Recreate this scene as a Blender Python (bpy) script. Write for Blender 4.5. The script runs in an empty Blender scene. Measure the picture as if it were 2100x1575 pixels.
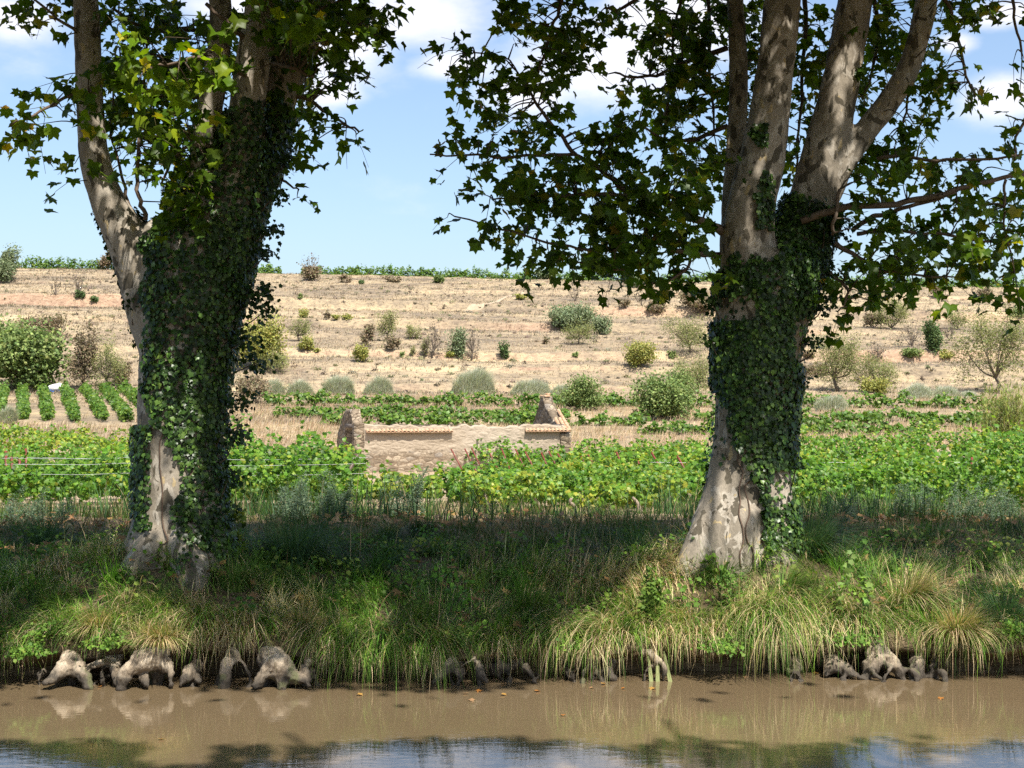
import bpy, math, random
import numpy as np
from mathutils import Vector

# ------------------------------------------------------------------ camera, sky, sun, exposure
SC = bpy.context.scene
COL = SC.collection
F, CX, HY, EYE = 2885.0, 1050.0, 840.0, 2.7     # focal length in photo pixels, axis column, horizon row, eye above water
cam = bpy.data.cameras.new('camera'); cam_o = bpy.data.objects.new('camera', cam); COL.objects.link(cam_o)
cam.sensor_width = 36.0; cam.lens = 36.0*F/2100.0
cam.shift_y = (HY-787.5)/2100.0
cam.clip_start = 0.1; cam.clip_end = 5000
cam_o.location = (0, 0, EYE); cam_o.rotation_euler = (math.radians(90), 0, 0)
SC.camera = cam_o
SC.render.resolution_x, SC.render.resolution_y = 1024, 768
SUN_EL, SUN_AZ = math.radians(57), math.radians(26)     # azimuth: from behind the camera, to the right
SUN = np.array([math.cos(SUN_EL)*math.sin(SUN_AZ), -math.cos(SUN_EL)*math.cos(SUN_AZ), math.sin(SUN_EL)])
sun = bpy.data.lights.new('sun', 'SUN'); sun.energy = 5.0; sun.angle = math.radians(0.53); sun.color = (1.0, 0.945, 0.86)
sun_o = bpy.data.objects.new('sun', sun); COL.objects.link(sun_o)
sun_o.location = (10, -20, 40)
sun_o.rotation_euler = Vector(-SUN).to_track_quat('-Z', 'Y').to_euler()
SC.view_settings.view_transform = 'Standard'; SC.view_settings.look = 'None'
SC.view_settings.exposure = 0.78; SC.view_settings.gamma = 1.0
SKY_STRENGTH = 0.132
CLOUDS = [(830, 20, 300, 120), (690, 100, 200, 100), (930, 135, 140, 45), (1240, 130, 300, 150), (1400, 40, 240, 140), (1100, 190, 160, 70), (680, 185, 90, 50), (2060, 30, 130, 40),
          (2060, 195, 120, 75), (1960, 90, 60, 30), (40, 35, 130, 60), (480, 20, 200, 60)]
def build_world():
    w = bpy.data.worlds.new('World'); SC.world = w; w.use_nodes = True
    nt = w.node_tree; N = nt.nodes; L = nt.links
    bg = N['Background']; bg.inputs['Strength'].default_value = SKY_STRENGTH
    sky = N.new('ShaderNodeTexSky'); sky.sky_type = 'NISHITA'; sky.sun_disc = False
    sky.sun_elevation = SUN_EL; sky.sun_rotation = math.pi - SUN_AZ
    sky.air_density = 1.0; sky.dust_density = 2.4; sky.ozone_density = 2.2
    tc = N.new('ShaderNodeTexCoord')
    nrm = N.new('ShaderNodeVectorMath'); nrm.operation = 'NORMALIZE'; L.new(tc.outputs['Generated'], nrm.inputs[0])
    acc = None
    for (px, py, rx, ry) in CLOUDS:
        d = Vector(((px-CX)/F, 1, (HY-py)/F)); ln = d.length; d.normalize()
        s = N.new('ShaderNodeVectorMath'); s.operation = 'SUBTRACT'; L.new(nrm.outputs[0], s.inputs[0]); s.inputs[1].default_value = d
        m = N.new('ShaderNodeVectorMath'); m.operation = 'MULTIPLY'; L.new(s.outputs[0], m.inputs[0])
        m.inputs[1].default_value = (F*ln/rx, F/300.0, F*ln/ry)
        le = N.new('ShaderNodeVectorMath'); le.operation = 'LENGTH'; L.new(m.outputs[0], le.inputs[0])
        mr = N.new('ShaderNodeMapRange'); mr.interpolation_type = 'SMOOTHSTEP'
        mr.inputs['From Min'].default_value = 1.25; mr.inputs['From Max'].default_value = 0.0
        mr.inputs['To Min'].default_value = 0.0; mr.inputs['To Max'].default_value = 0.62
        L.new(le.outputs['Value'], mr.inputs['Value'])
        if acc is None: acc = mr.outputs[0]
        else:
            a = N.new('ShaderNodeMath'); a.operation = 'MAXIMUM'; L.new(acc, a.inputs[0]); L.new(mr.outputs[0], a.inputs[1]); acc = a.outputs[0]
    mp = N.new('ShaderNodeVectorMath'); mp.operation = 'MULTIPLY'; L.new(nrm.outputs[0], mp.inputs[0]); mp.inputs[1].default_value = (11, 11, 24)
    nz = N.new('ShaderNodeTexNoise'); nz.inputs['Scale'].default_value = 1.0; nz.inputs['Detail'].default_value = 8; nz.inputs['Roughness'].default_value = 0.58
    L.new(mp.outputs[0], nz.inputs['Vector'])
    add = N.new('ShaderNodeMath'); add.operation = 'ADD'; L.new(acc, add.inputs[0]); L.new(nz.outputs['Fac'], add.inputs[1])
    ramp = N.new('ShaderNodeMapRange'); ramp.interpolation_type = 'SMOOTHSTEP'
    ramp.inputs['From Min'].default_value = 0.58; ramp.inputs['From Max'].default_value = 1.18; ramp.inputs['To Max'].default_value = 0.8
    L.new(add.outputs[0], ramp.inputs['Value'])
    mix = N.new('ShaderNodeMix'); mix.data_type = 'RGBA'; L.new(ramp.outputs[0], mix.inputs['Factor'])
    L.new(sky.outputs[0], mix.inputs['A']); mix.inputs['B'].default_value = (5.7, 5.5, 5.6, 1)
    L.new(mix.outputs['Result'], bg.inputs['Color'])
build_world()
cy = SC.cycles
cy.max_bounces = 6; cy.diffuse_bounces = 3; cy.glossy_bounces = 2; cy.transmission_bounces = 3; cy.transparent_max_bounces = 4
cy.sample_clamp_indirect = 4.0; cy.caustics_reflective = False; cy.caustics_refractive = False
cy.use_denoising = False

# ------------------------------------------------------------------ helpers
rng = np.random.default_rng(7); random.seed(7)
def P(px, py, Y):                       # a point of the place seen at photo pixel (px, py) when it stands Y metres away
    return np.array([(px-CX)/F*Y, Y, EYE+(HY-py)/F*Y])
def proj(p):
    p = np.asarray(p); Y = np.maximum(p[..., 1], 0.05)
    return CX+F*p[..., 0]/Y, HY-F*(p[..., 2]-EYE)/Y
def nz(v):
    return v/np.maximum(np.linalg.norm(v, axis=-1, keepdims=True), 1e-9)
def _h(ix, iy, iz, seed):
    n = (ix*374761393 + iy*668265263 + iz*1274126177 + seed*974634777) & 0xffffffff
    n = ((n ^ (n >> 13))*1274126177) & 0xffffffff
    return ((n ^ (n >> 16)) & 0xffff)/65535.0
def noise3(x, y, z, seed=0):            # smooth lattice noise, -1..1
    x, y, z = np.broadcast_arrays(np.asarray(x, float), np.asarray(y, float), np.asarray(z, float))
    ix, iy, iz = np.floor(x).astype(np.int64), np.floor(y).astype(np.int64), np.floor(z).astype(np.int64)
    fx, fy, fz = x-ix, y-iy, z-iz
    fx, fy, fz = fx*fx*(3-2*fx), fy*fy*(3-2*fy), fz*fz*(3-2*fz)
    r = 0
    for a in (0, 1):
        for b in (0, 1):
            for c in (0, 1):
                r = r + _h(ix+a, iy+b, iz+c, seed)*(fx if a else 1-fx)*(fy if b else 1-fy)*(fz if c else 1-fz)
    return r*2-1
def fbm(x, y, z=0, seed=0, oct=3):
    r, a = 0, 1.0
    for k in range(oct):
        r = r+a*noise3(np.asarray(x)*2**k, np.asarray(y)*2**k, np.asarray(z)*2**k, seed+k); a *= 0.5
    return r/1.75
def sstep(a, b, v):
    t = np.clip((np.asarray(v, float)-a)/(b-a), 0, 1); return t*t*(3-2*t)

def make_mesh(name, V, faces, mat, parent=None, col=None, smooth=False, origin=None):
    """faces: list of int arrays, one array (M,k) per polygon size"""
    V = np.asarray(V, np.float32)
    if origin is None and parent is not None: origin = parent['_loc']
    if origin is not None: V = V-np.asarray(origin[:], np.float32)
    if isinstance(faces, np.ndarray): faces = [faces]
    faces = [np.asarray(f, np.int32) for f in faces if len(f)]
    me = bpy.data.meshes.new(name)
    me.vertices.add(len(V)); me.vertices.foreach_set('co', np.ascontiguousarray(V).ravel())
    tot = sum(f.size for f in faces); me.loops.add(tot)
    me.loops.foreach_set('vertex_index', np.concatenate([f.ravel() for f in faces]))
    sizes = np.concatenate([np.full(len(f), f.shape[1], np.int32) for f in faces])
    starts = np.concatenate([[0], np.cumsum(sizes)[:-1]]).astype(np.int32)
    me.polygons.add(len(sizes)); me.polygons.foreach_set('loop_start', starts)
    if smooth: me.polygons.foreach_set('use_smooth', np.ones(len(sizes), bool))
    if col is not None:
        at = me.attributes.new('Col', 'FLOAT_COLOR', 'POINT')
        c = np.ones((len(V), 4), np.float32); c[:, :3] = col
        at.data.foreach_set('color', c.ravel())
    me.update(calc_edges=True); me.validate()
    me.materials.append(mat)
    o = bpy.data.objects.new(name, me); COL.objects.link(o)
    if parent is not None: o.parent = parent
    elif origin is not None: o.location = [float(a) for a in origin]
    return o
def thing(name, label, cat, loc, group=None):
    o = bpy.data.objects.new(name, None); COL.objects.link(o)
    o.location = [float(a) for a in loc]; o['_loc'] = [float(a) for a in loc]
    o.empty_display_size = 0.2
    o['label'] = label; o['category'] = cat
    if group: o['group'] = group
    return o
def tag(o, label, cat, group=None):
    o['label'] = label; o['category'] = cat
    if group: o['group'] = group
    return o

class Geo:                               # collects geometry of one mesh
    def __init__(s): s.v = []; s.f = {}; s.c = []; s.n = 0
    def add(s, V, faces, col=None):
        V = np.asarray(V, float).reshape(-1, 3)
        for f in (faces if isinstance(faces, list) else [faces]):
            f = np.asarray(f)
            if f.size: s.f.setdefault(f.shape[1], []).append(f+s.n)
        s.v.append(V); s.n += len(V)
        c = np.zeros((len(V), 3)); c[:] = (0.2, 0.2, 0.2) if col is None else col
        s.c.append(c); return s
    def build(s, name, mat, parent=None, smooth=False, origin=None):
        return make_mesh(name, np.concatenate(s.v), [np.concatenate(a) for a in s.f.values()], mat, parent,
                         np.concatenate(s.c), smooth, origin)
def tube(pts, rad, seg=8, cap=True, wob=0.0, seed=0):
    pts = np.asarray(pts, float); n = len(pts); rad = np.broadcast_to(np.asarray(rad, float), (n,))
    tan = nz(np.gradient(pts, axis=0)); ref = np.array([0.13, -0.95, 0.28]); ref = ref/np.linalg.norm(ref)
    if abs(tan[0] @ ref) > 0.93: ref = np.array([1.0, 0.1, 0.0])
    V = []
    for i in range(n):
        u = ref-(ref @ tan[i])*tan[i]; u /= np.linalg.norm(u); ref = u; w = np.cross(tan[i], u)
        a = np.arange(seg)/seg*2*np.pi
        r = rad[i]*(1+wob*noise3(np.cos(a)*1.5, np.sin(a)*1.5, i*0.6+seed, seed))
        V.append(pts[i]+r[:, None]*(np.cos(a)[:, None]*u+np.sin(a)[:, None]*w))
    V = np.concatenate(V); idx = np.arange(n*seg).reshape(n, seg)
    q = np.stack([idx[:-1], np.roll(idx[:-1], -1, 1), np.roll(idx[1:], -1, 1), idx[1:]], -1).reshape(-1, 4)
    f = [q]
    if cap:
        V = np.concatenate([V, pts[:1], pts[-1:]]); a0, a1 = n*seg, n*seg+1
        f.append(np.concatenate([np.stack([np.full(seg, a0), np.roll(idx[0], -1), idx[0]], -1),
                                 np.stack([np.full(seg, a1), idx[-1], np.roll(idx[-1], -1)], -1)]))
    return V, f
def spline(pts, k=6):                    # Catmull-Rom through rows of any width
    p = np.asarray(pts, float); p = np.concatenate([2*p[:1]-p[1:2], p, 2*p[-1:]-p[-2:-1]])
    out = []
    for i in range(1, len(p)-2):
        t = np.arange(k)[:, None]/k
        out.append(0.5*(2*p[i]+(p[i+1]-p[i-1])*t+(2*p[i-1]-5*p[i]+4*p[i+1]-p[i+2])*t**2+(3*p[i]-p[i-1]-3*p[i+1]+p[i+2])*t**3))
    out.append(p[-2:-1]); return np.concatenate(out)
def box(c, s, rot=0.0):
    x, y, z = np.array(s)/2
    V = np.array([[a, b, d] for d in (-z, z) for a, b in ((-x, -y), (x, -y), (x, y), (-x, y))])
    ca, sa = math.cos(rot), math.sin(rot)
    V = np.stack([V[:, 0]*ca-V[:, 1]*sa, V[:, 0]*sa+V[:, 1]*ca, V[:, 2]], -1)+np.asarray(c)
    return V, np.array([[0, 3, 2, 1], [4, 5, 6, 7], [0, 1, 5, 4], [1, 2, 6, 5], [2, 3, 7, 6], [3, 0, 4, 7]])

# leaf templates: x across, y towards the tip, z along the normal; a fan of triangles round a middle point
def leaf_template(polar, centre=(0, 0.18), fold=0.18, droop=0.28):
    half = [(math.sin(math.radians(a))*r, math.cos(math.radians(a))*r) for a, r in polar]
    pts = half+[(-x, y) for x, y in half[::-1] if abs(x) > 1e-6]
    P2 = np.array([centre]+pts)
    z = fold*np.abs(P2[:, 0])-droop*P2[:, 1]**2
    n = len(pts); tri = np.array([[0, 1+(i+1) % n, 1+i] for i in range(n)])
    return np.column_stack([P2, z]), tri
PLANE_LEAF = leaf_template([(0, 1.0), (8, .80), (14, .76), (22, .60), (32, .70), (43, .93), (51, .74), (62, .66), (72, .52), (86, .58), (98, .68), (116, .50), (148, .28), (180, .10)])
PLANE_LOW = leaf_template([(0, 1.0), (22, .48), (45, .9), (72, .42), (100, .6), (150, .2)])
IVY_LEAF = leaf_template([(0, 1.0), (25, .62), (52, .72), (80, .45), (125, .50), (165, .28)], fold=0.12, droop=0.2)
PLANE_CURL = leaf_template([(0, .95), (9, .74), (22, .62), (33, .70), (46, .88), (62, .62), (74, .54), (98, .66), (118, .48), (150, .26), (180, .10)], fold=.42, droop=.55)
VINE_LEAF = leaf_template([(0, .95), (30, .58), (55, .86), (85, .60), (120, .68), (165, .3)], fold=-0.15, droop=0.2)
SPRIG = leaf_template([(0, 1.0), (20, .5), (90, .26), (150, .2)], fold=0.1, droop=0.15)
LANCE = leaf_template([(0, 1.0), (14, .62), (40, .26), (120, .08)], centre=(0, .35), fold=0.2, droop=0.3)
def leaves(T, pos, nrm, tip, size, col):
    V0, F0 = T; n = len(pos)
    nn = nz(nrm); t = nz(tip-np.sum(tip*nn, -1, keepdims=True)*nn); b = np.cross(t, nn)
    size = np.broadcast_to(np.asarray(size, float), (n,))[:, None, None]
    V = pos[:, None]+size*(V0[None, :, 0:1]*b[:, None]+V0[None, :, 1:2]*t[:, None]+V0[None, :, 2:3]*nn[:, None])
    Fs = (F0[None]+(np.arange(n)*len(V0))[:, None, None]).reshape(-1, 3)
    return V.reshape(-1, 3), Fs, np.repeat(np.broadcast_to(col, (n, 3)), len(V0), 0)
def pick(cols, wts, n, jit=0.18, r=None):
    r = r or rng
    c = np.array(cols, float)[r.choice(len(cols), n, p=np.array(wts)/np.sum(wts))]
    return c*np.clip(1+jit*r.standard_normal((n, 1)), .5, 1.7)*np.clip(1+.05*r.standard_normal((n, 3)), .8, 1.2)
def blades(base, az, L, lean, w, col, seg=3, curl=1.0):
    """grass blades: start upright, bend over towards az by 'lean' (0 upright .. 1.2 drooping)"""
    n = len(base); d = np.stack([np.cos(az), np.sin(az), 0*az], -1); side = np.stack([-np.sin(az), np.cos(az), 0*az], -1)
    rows = []; 
    for k in range(seg+1):
        s = k/seg; ang = lean*(0.25+curl*s)                     # angle from vertical
        up = np.cos(ang); out = np.sin(ang)
        c = base+(L*s)[:, None]*(out[:, None]*d+up[:, None]*np.array([0, 0, 1.0]))
        ww = (w*(1-s)**0.8/2)[:, None]
        rows += [c-side*ww, c+side*ww] if k < seg else [c]
    V = np.stack(rows, 1); m = V.shape[1]; o = (np.arange(n)*m)[:, None]
    q = np.concatenate([o+np.array([2*k, 2*k+1, 2*k+3, 2*k+2]) for k in range(seg-1)]) if seg > 1 else np.zeros((0, 4), int)
    t = o+np.array([2*seg-2, 2*seg-1, 2*seg])
    return V.reshape(-1, 3), [q, t], np.repeat(col, m, 0)

# ------------------------------------------------------------------ materials
def new_mat(name):
    m = bpy.data.materials.new(name); m.use_nodes = True
    nt = m.node_tree; b = nt.nodes['Principled BSDF']; return m, nt, nt.nodes, nt.links, b
def n_noise(N, L, vec, scale, detail=4, rough=.55, dist=0.0):
    t = N.new('ShaderNodeTexNoise'); t.inputs['Scale'].default_value = scale; t.inputs['Detail'].default_value = detail
    t.inputs['Roughness'].default_value = rough; t.inputs['Distortion'].default_value = dist
    if vec is not None: L.new(vec, t.inputs['Vector'])
    return t.outputs['Fac']
def n_ramp(N, L, fac, stops):
    r = N.new('ShaderNodeValToRGB'); e = r.color_ramp.elements
    while len(e) < len(stops): e.new(0.5)
    for el, (p, c) in zip(e, stops): el.position = p; el.color = (*c, 1) if len(c) == 3 else c
    L.new(fac, r.inputs['Fac']); return r.outputs['Color']
def n_mix(N, L, fac, a, b, mode='MIX'):
    m = N.new('ShaderNodeMix'); m.data_type = 'RGBA'; m.blend_type = mode
    for s, v in (('Factor', fac), ('A', a), ('B', b)):
        if isinstance(v, (int, float)): m.inputs[s].default_value = v
        elif isinstance(v, tuple): m.inputs[s].default_value = (*v, 1)
        else: L.new(v, m.inputs[s])
    return m.outputs['Result']
def n_coord(N, L, scale=(1, 1, 1), kind='Object'):
    tc = N.new('ShaderNodeTexCoord'); mp = N.new('ShaderNodeMapping'); mp.inputs['Scale'].default_value = scale
    L.new(tc.outputs[kind], mp.inputs['Vector']); return mp.outputs['Vector']
def n_bump(N, L, h, b, strength, dist):
    bp = N.new('ShaderNodeBump'); bp.inputs['Strength'].default_value = strength; bp.inputs['Distance'].default_value = dist
    L.new(h, bp.inputs['Height']); L.new(bp.outputs['Normal'], b.inputs['Normal'])
def n_step(N, L, v, a, b):
    m = N.new('ShaderNodeMapRange'); m.inputs['From Min'].default_value = a; m.inputs['From Max'].default_value = b; m.interpolation_type = 'SMOOTHSTEP'
    L.new(v, m.inputs['Value']); return m.outputs[0]
def leaf_mat(name, trans=.35, rough=.42, spec=.45, tint=(1.25, 1.35, .55)):
    m, nt, N, L, b = new_mat(name)
    at = N.new('ShaderNodeAttribute'); at.attribute_name = 'Col'
    L.new(at.outputs['Color'], b.inputs['Base Color']); b.inputs['Roughness'].default_value = rough; b.inputs['Specular IOR Level'].default_value = spec
    tr = N.new('ShaderNodeBsdfTranslucent'); L.new(n_mix(N, L, 1.0, at.outputs['Color'], tint, 'MULTIPLY'), tr.inputs['Color'])
    mx = N.new('ShaderNodeMixShader'); mx.inputs[0].default_value = trans
    L.new(b.outputs[0], mx.inputs[1]); L.new(tr.outputs[0], mx.inputs[2]); L.new(mx.outputs[0], N['Material Output'].inputs['Surface'])
    return m
M_PLANE = leaf_mat('plane_leaf', .5, .42, .24, (1.6, 1.5, .4))
M_IVY = leaf_mat('ivy_leaf', .18, .36, .30)
M_VINE = leaf_mat('vine_leaf', .42, .45, .35)
M_SHRUB = leaf_mat('shrub_leaf', .25, .6, .2, (1.15, 1.2, .7))
M_GRASS = leaf_mat('grass_blade', .3, .6, .25, (1.15, 1.2, .7))
M_DRY = leaf_mat('dry_grass_blade', .25, .75, .15, (1.1, 1.0, .8))
def attr_mat(name, rough=.85, spec=.2):
    m, nt, N, L, b = new_mat(name)
    at = N.new('ShaderNodeAttribute'); at.attribute_name = 'Col'; v = n_coord(N, L)
    k = n_ramp(N, L, n_noise(N, L, v, 14, 5), [(.3, (.62, .62, .62)), (.7, (1.25, 1.25, 1.25))])
    L.new(n_mix(N, L, 1.0, at.outputs['Color'], k, 'MULTIPLY'), b.inputs['Base Color'])
    b.inputs['Roughness'].default_value = rough; b.inputs['Specular IOR Level'].default_value = spec
    return m
M_TWIG = attr_mat('twig_bark'); M_PAINT = attr_mat('worn_paint', .5, .4)
def plain(name, c, rough=.6, metal=0.0):
    m, nt, N, L, b = new_mat(name); b.inputs['Base Color'].default_value = (*c, 1)
    b.inputs['Roughness'].default_value = rough; b.inputs['Metallic'].default_value = metal; return m
M_WIRE = plain('galvanised_wire', (.62, .62, .60), .4, .5)

def bark_mat():
    m, nt, N, L, b = new_mat('plane_bark')
    v = n_coord(N, L, (1, 1, .55)); vs = n_coord(N, L, (1, 1, .35))
    n1 = n_noise(N, L, v, 7.5, 4, .5, .4); n2 = n_noise(N, L, v, 11, 3, .5, .3); n3 = n_noise(N, L, vs, 2.2, 3); fine = n_noise(N, L, v, 60, 4)
    c = n_ramp(N, L, n3, [(.3, (.185, .158, .12)), (.5, (.285, .245, .19)), (.72, (.38, .33, .265))])
    c = n_mix(N, L, n_step(N, L, n1, .545, .575), c, (.40, .355, .29))           # pale plates
    c = n_mix(N, L, n_step(N, L, n2, .64, .66), c, (.42, .33, .19))           # fresh cream flakes
    n4 = n_noise(N, L, v, 8.0, 3, .5, .5)
    c = n_mix(N, L, n_step(N, L, n4, .57, .59), c, (.105, .09, .065))         # old dark plates
    k = n_ramp(N, L, fine, [(.3, (.8, .8, .8)), (.7, (1.15, 1.15, 1.15))])
    c = n_mix(N, L, 1.0, c, k, 'MULTIPLY')
    L.new(c, b.inputs['Base Color']); b.inputs['Roughness'].default_value = .85; b.inputs['Specular IOR Level'].default_value = .2
    h = N.new('ShaderNodeMath'); h.operation = 'ADD'; L.new(n1, h.inputs[0]); L.new(n2, h.inputs[1])
    n_bump(N, L, h.outputs[0], b, .5, .03)
    return m
M_BARK = bark_mat()
def root_mat():
    m, nt, N, L, b = new_mat('water_root_bark')
    v = n_coord(N, L); g = N.new('ShaderNodeNewGeometry'); sp = N.new('ShaderNodeSeparateXYZ'); L.new(g.outputs['Position'], sp.inputs[0])
    n1 = n_noise(N, L, v, 7, 4); n2 = n_noise(N, L, v, 3, 3)
    c = n_ramp(N, L, n1, [(.34, (.10, .078, .052)), (.43, (.25, .195, .135)), (.51, (.39, .315, .225)), (.64, (.54, .45, .33))])  # mottled bark; its darkest patches also paint in shadow between the knuckles
    wet = N.new('ShaderNodeMath'); wet.operation = 'MULTIPLY_ADD'; L.new(n1, wet.inputs[0]); wet.inputs[1].default_value = -.35; L.new(sp.outputs['Z'], wet.inputs[2])
    c = n_mix(N, L, n_step(N, L, wet.outputs[0], .04, -.09), c, (.060, .048, .034))   # wet silt line near the water
    c = n_mix(N, L, n_step(N, L, n2, .60, .68), c, (.10, .10, .045))              # moss
    L.new(c, b.inputs['Base Color']); b.inputs['Roughness'].default_value = .75
    hm = n_noise(N, L, n_coord(N, L, (1, 1, .4)), 26, 5, .7); n_bump(N, L, hm, b, .9, .03)
    return m
M_ROOT = root_mat()
def water_mat():
    m, nt, N, L, b = new_mat('muddy_canal_water')
    v = n_coord(N, L, (.55, 1, 1), 'Object')
    s = n_noise(N, L, n_coord(N, L, (.25, .6, 1)), 1.2, 3)
    c = n_mix(N, L, s, (.135, .096, .054), (.165, .122, .070))
    L.new(c, b.inputs['Base Color']); b.inputs['Roughness'].default_value = .03; b.inputs['IOR'].default_value = 1.9
    w1 = n_noise(N, L, v, 9, 3, .5, .3); w2 = n_noise(N, L, n_coord(N, L, (.3, 1, 1)), 26, 2)
    a = N.new('ShaderNodeMath'); a.operation = 'MULTIPLY_ADD'; L.new(w2, a.inputs[0]); a.inputs[1].default_value = .35; L.new(w1, a.inputs[2])
    amp = n_step(N, L, n_noise(N, L, n_coord(N, L, (.3, .5, 1)), .8, 2), .3, .7)
    mu = N.new('ShaderNodeMath'); mu.operation = 'MULTIPLY'; L.new(a.outputs[0], mu.inputs[0]); mu.inputs[1].default_value = 1
    n_bump(N, L, mu.outputs[0], b, .055, .02)
    return m
def ground_mat():
    m, nt, N, L, b = new_mat('dry_ground')
    g = N.new('ShaderNodeNewGeometry'); sp = N.new('ShaderNodeSeparateXYZ'); L.new(g.outputs['Position'], sp.inputs[0])
    sn = N.new('ShaderNodeSeparateXYZ'); L.new(g.outputs['Normal'], sn.inputs[0])
    def gv(sc):
        mp = N.new('ShaderNodeMapping'); mp.inputs['Scale'].default_value = sc; L.new(g.outputs['Position'], mp.inputs['Vector']); return mp.outputs[0]
    big = n_noise(N, L, gv((.035, .07, .07)), 1, 5, .6, .6); mid = n_noise(N, L, gv((.22, .5, .5)), 1, 5, .65); fine = n_noise(N, L, gv((1.3, 2.6, 2.6)), 1, 5, .7)
    c = n_ramp(N, L, big, [(.36, (.205, .168, .124)), (.48, (.315, .252, .172)), (.62, (.41, .33, .215))])
    k = n_ramp(N, L, mid, [(.34, (.56, .56, .60)), (.52, (.96, .95, .93)), (.68, (1.18, 1.12, 1.0))])
    c = n_mix(N, L, .85, c, n_mix(N, L, 1.0, c, k, 'MULTIPLY'))
    k = n_ramp(N, L, fine, [(.32, (.5, .5, .52)), (.5, (.98, .98, .97)), (.68, (1.2, 1.16, 1.06))])
    c = n_mix(N, L, 1.0, c, k, 'MULTIPLY')
    steep = N.new('ShaderNodeMath'); steep.operation = 'MULTIPLY_ADD'; L.new(mid, steep.inputs[0]); steep.inputs[1].default_value = .55; L.new(sn.outputs['Z'], steep.inputs[2])
    soil = n_ramp(N, L, fine, [(.3, (.22, .125, .08)), (.5, (.37, .235, .155)), (.7, (.46, .33, .235))])
    pm = N.new('ShaderNodeMath'); pm.operation = 'MULTIPLY'; L.new(n_step(N, L, steep.outputs[0], 1.17, 1.06), pm.inputs[0]); L.new(n_step(N, L, n_noise(N, L, gv((.03, .06, .06)), 1, 3), .47, .6), pm.inputs[1])
    pm2 = N.new('ShaderNodeMath'); pm2.operation = 'MULTIPLY'; L.new(pm.outputs[0], pm2.inputs[0]); pm2.inputs[1].default_value = .6
    c = n_mix(N, L, pm2.outputs[0], c, soil)              # raw earth on terrace risers
    # tilled field, then canal bank loam
    field = n_ramp(N, L, fine, [(.3, (.27, .20, .13)), (.6, (.40, .305, .205))])
    c = n_mix(N, L, n_step(N, L, sp.outputs['Y'], 92, 86), c, field)
    loam = n_ramp(N, L, fine, [(.3, (.075, .055, .034)), (.55, (.14, .105, .062)), (.7, (.20, .145, .085))])
    edge = N.new('ShaderNodeMath'); edge.operation = 'MULTIPLY_ADD'; L.new(mid, edge.inputs[0]); edge.inputs[1].default_value = 3.0; L.new(sp.outputs['Y'], edge.inputs[2])
    c = n_mix(N, L, n_step(N, L, edge.outputs[0], 27.5, 23.5), c, loam)
    L.new(c, b.inputs['Base Color']); b.inputs['Roughness'].default_value = .95; b.inputs['Specular IOR Level'].default_value = .1
    n_bump(N, L, fine, b, .8, .25)
    return m
M_GROUND = ground_mat(); M_WATER = water_mat()

# ------------------------------------------------------------------ the ground
def edge_y(x): return 14.02+.045*np.clip(x, -20, 20)+.17*noise3(np.asarray(x)*.55, 3.3, 0, 5)+.11*noise3(np.asarray(x)*1.9, 1.3, 0, 6)
BT = [0, .05, .5, 1.0, 1.8, 3.0, 6, 9, 12, 16, 21, 31, 46, 58, 66, 76, 86, 91, 97, 111, 123, 134, 142, 148, 156, 181, 221, 276, 290, 400, 700, 1500]
BZ = [.28, .35, .44, .57, .78, .92, .97, .90, .74, .55, .40, .05, -.33, -.5, -.48, -.25, .95, 1.5, 2.0, 3.05, 3.9, 4.5, 5.3, 6.6, 8.5, 12.2, 19.0, 29.6, 30.4, 31, 25, 0]
TERR = [(151, 1.3, 12), (163, 1.1, 11), (178, 1.5, 14), (196, .8, 14), (214, 1.2, 16), (240, 1.6, 20), (264, 1.0, 18)]
def lip(x): return .075*noise3(np.asarray(x)*1.15, 7.7, 0, 13)+.055*noise3(np.asarray(x)*3.1, 2.7, 0, 14)
def ground(x, Y):
    x = np.asarray(x, float); Y = np.asarray(Y, float)
    t = Y-14; e = edge_y(x)-14.0
    t = t-e*(1-sstep(4, 14, t))
    z = np.interp(np.maximum(t, 0), BT, BZ)
    z = z+lip(x)*np.exp(-np.maximum(t, 0)/.45)
    z = z+.07*fbm(x*.9, Y*.9, 0, 11)*sstep(0, .6, t)*(1-sstep(12, 30, t))
    z = z+.52*np.exp(-(((x+3.75)/1.35)**2+((Y-15.35)/1.1)**2))+.48*np.exp(-(((x-2.55)/1.35)**2+((Y-15.6)/1.1)**2))
    z = z-x*.021*sstep(110, 290, Y)*np.where(x > 0, .85, 1.1)
    z = z+np.clip(.045*(np.abs(x+2)-9), 0, .7)*sstep(48, 66, Y)*(1-sstep(88, 100, Y))
    for i, (yi, h, Lg) in enumerate(TERR):
        yy = Y-(yi+4.5*noise3(x*.022, i*7.1, 0, 20+i)+1.0*noise3(x*.12, i*3.7, 0, 30+i))
        hh = h*np.clip(.65+.95*noise3(x*.03, i*1.9, 0, 40+i), .05, 1.5)
        a = np.clip(yy/Lg+.5, 0, 1)
        z = z+hh*(sstep(-.7, .7, yy)-a)
    z = z+.28*fbm(x*.07, Y*.12, 0, 50)*sstep(120, 170, Y)+.10*fbm(x*.45, Y*.6, 0, 55)*sstep(135, 160, Y)
    return z
def hit(px, py, y0=60, y1=330):          # where the line of sight through a photo pixel meets the ground
    Y = np.arange(y0, y1, .25); z = ground((px-CX)/F*Y, Y); v = HY-F*(z-EYE)/Y
    ok = np.nonzero(v <= py)[0]; y = Y[ok[0]] if len(ok) else y1
    x = (px-CX)/F*y; return float(x), float(y), float(ground(x, y))
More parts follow.
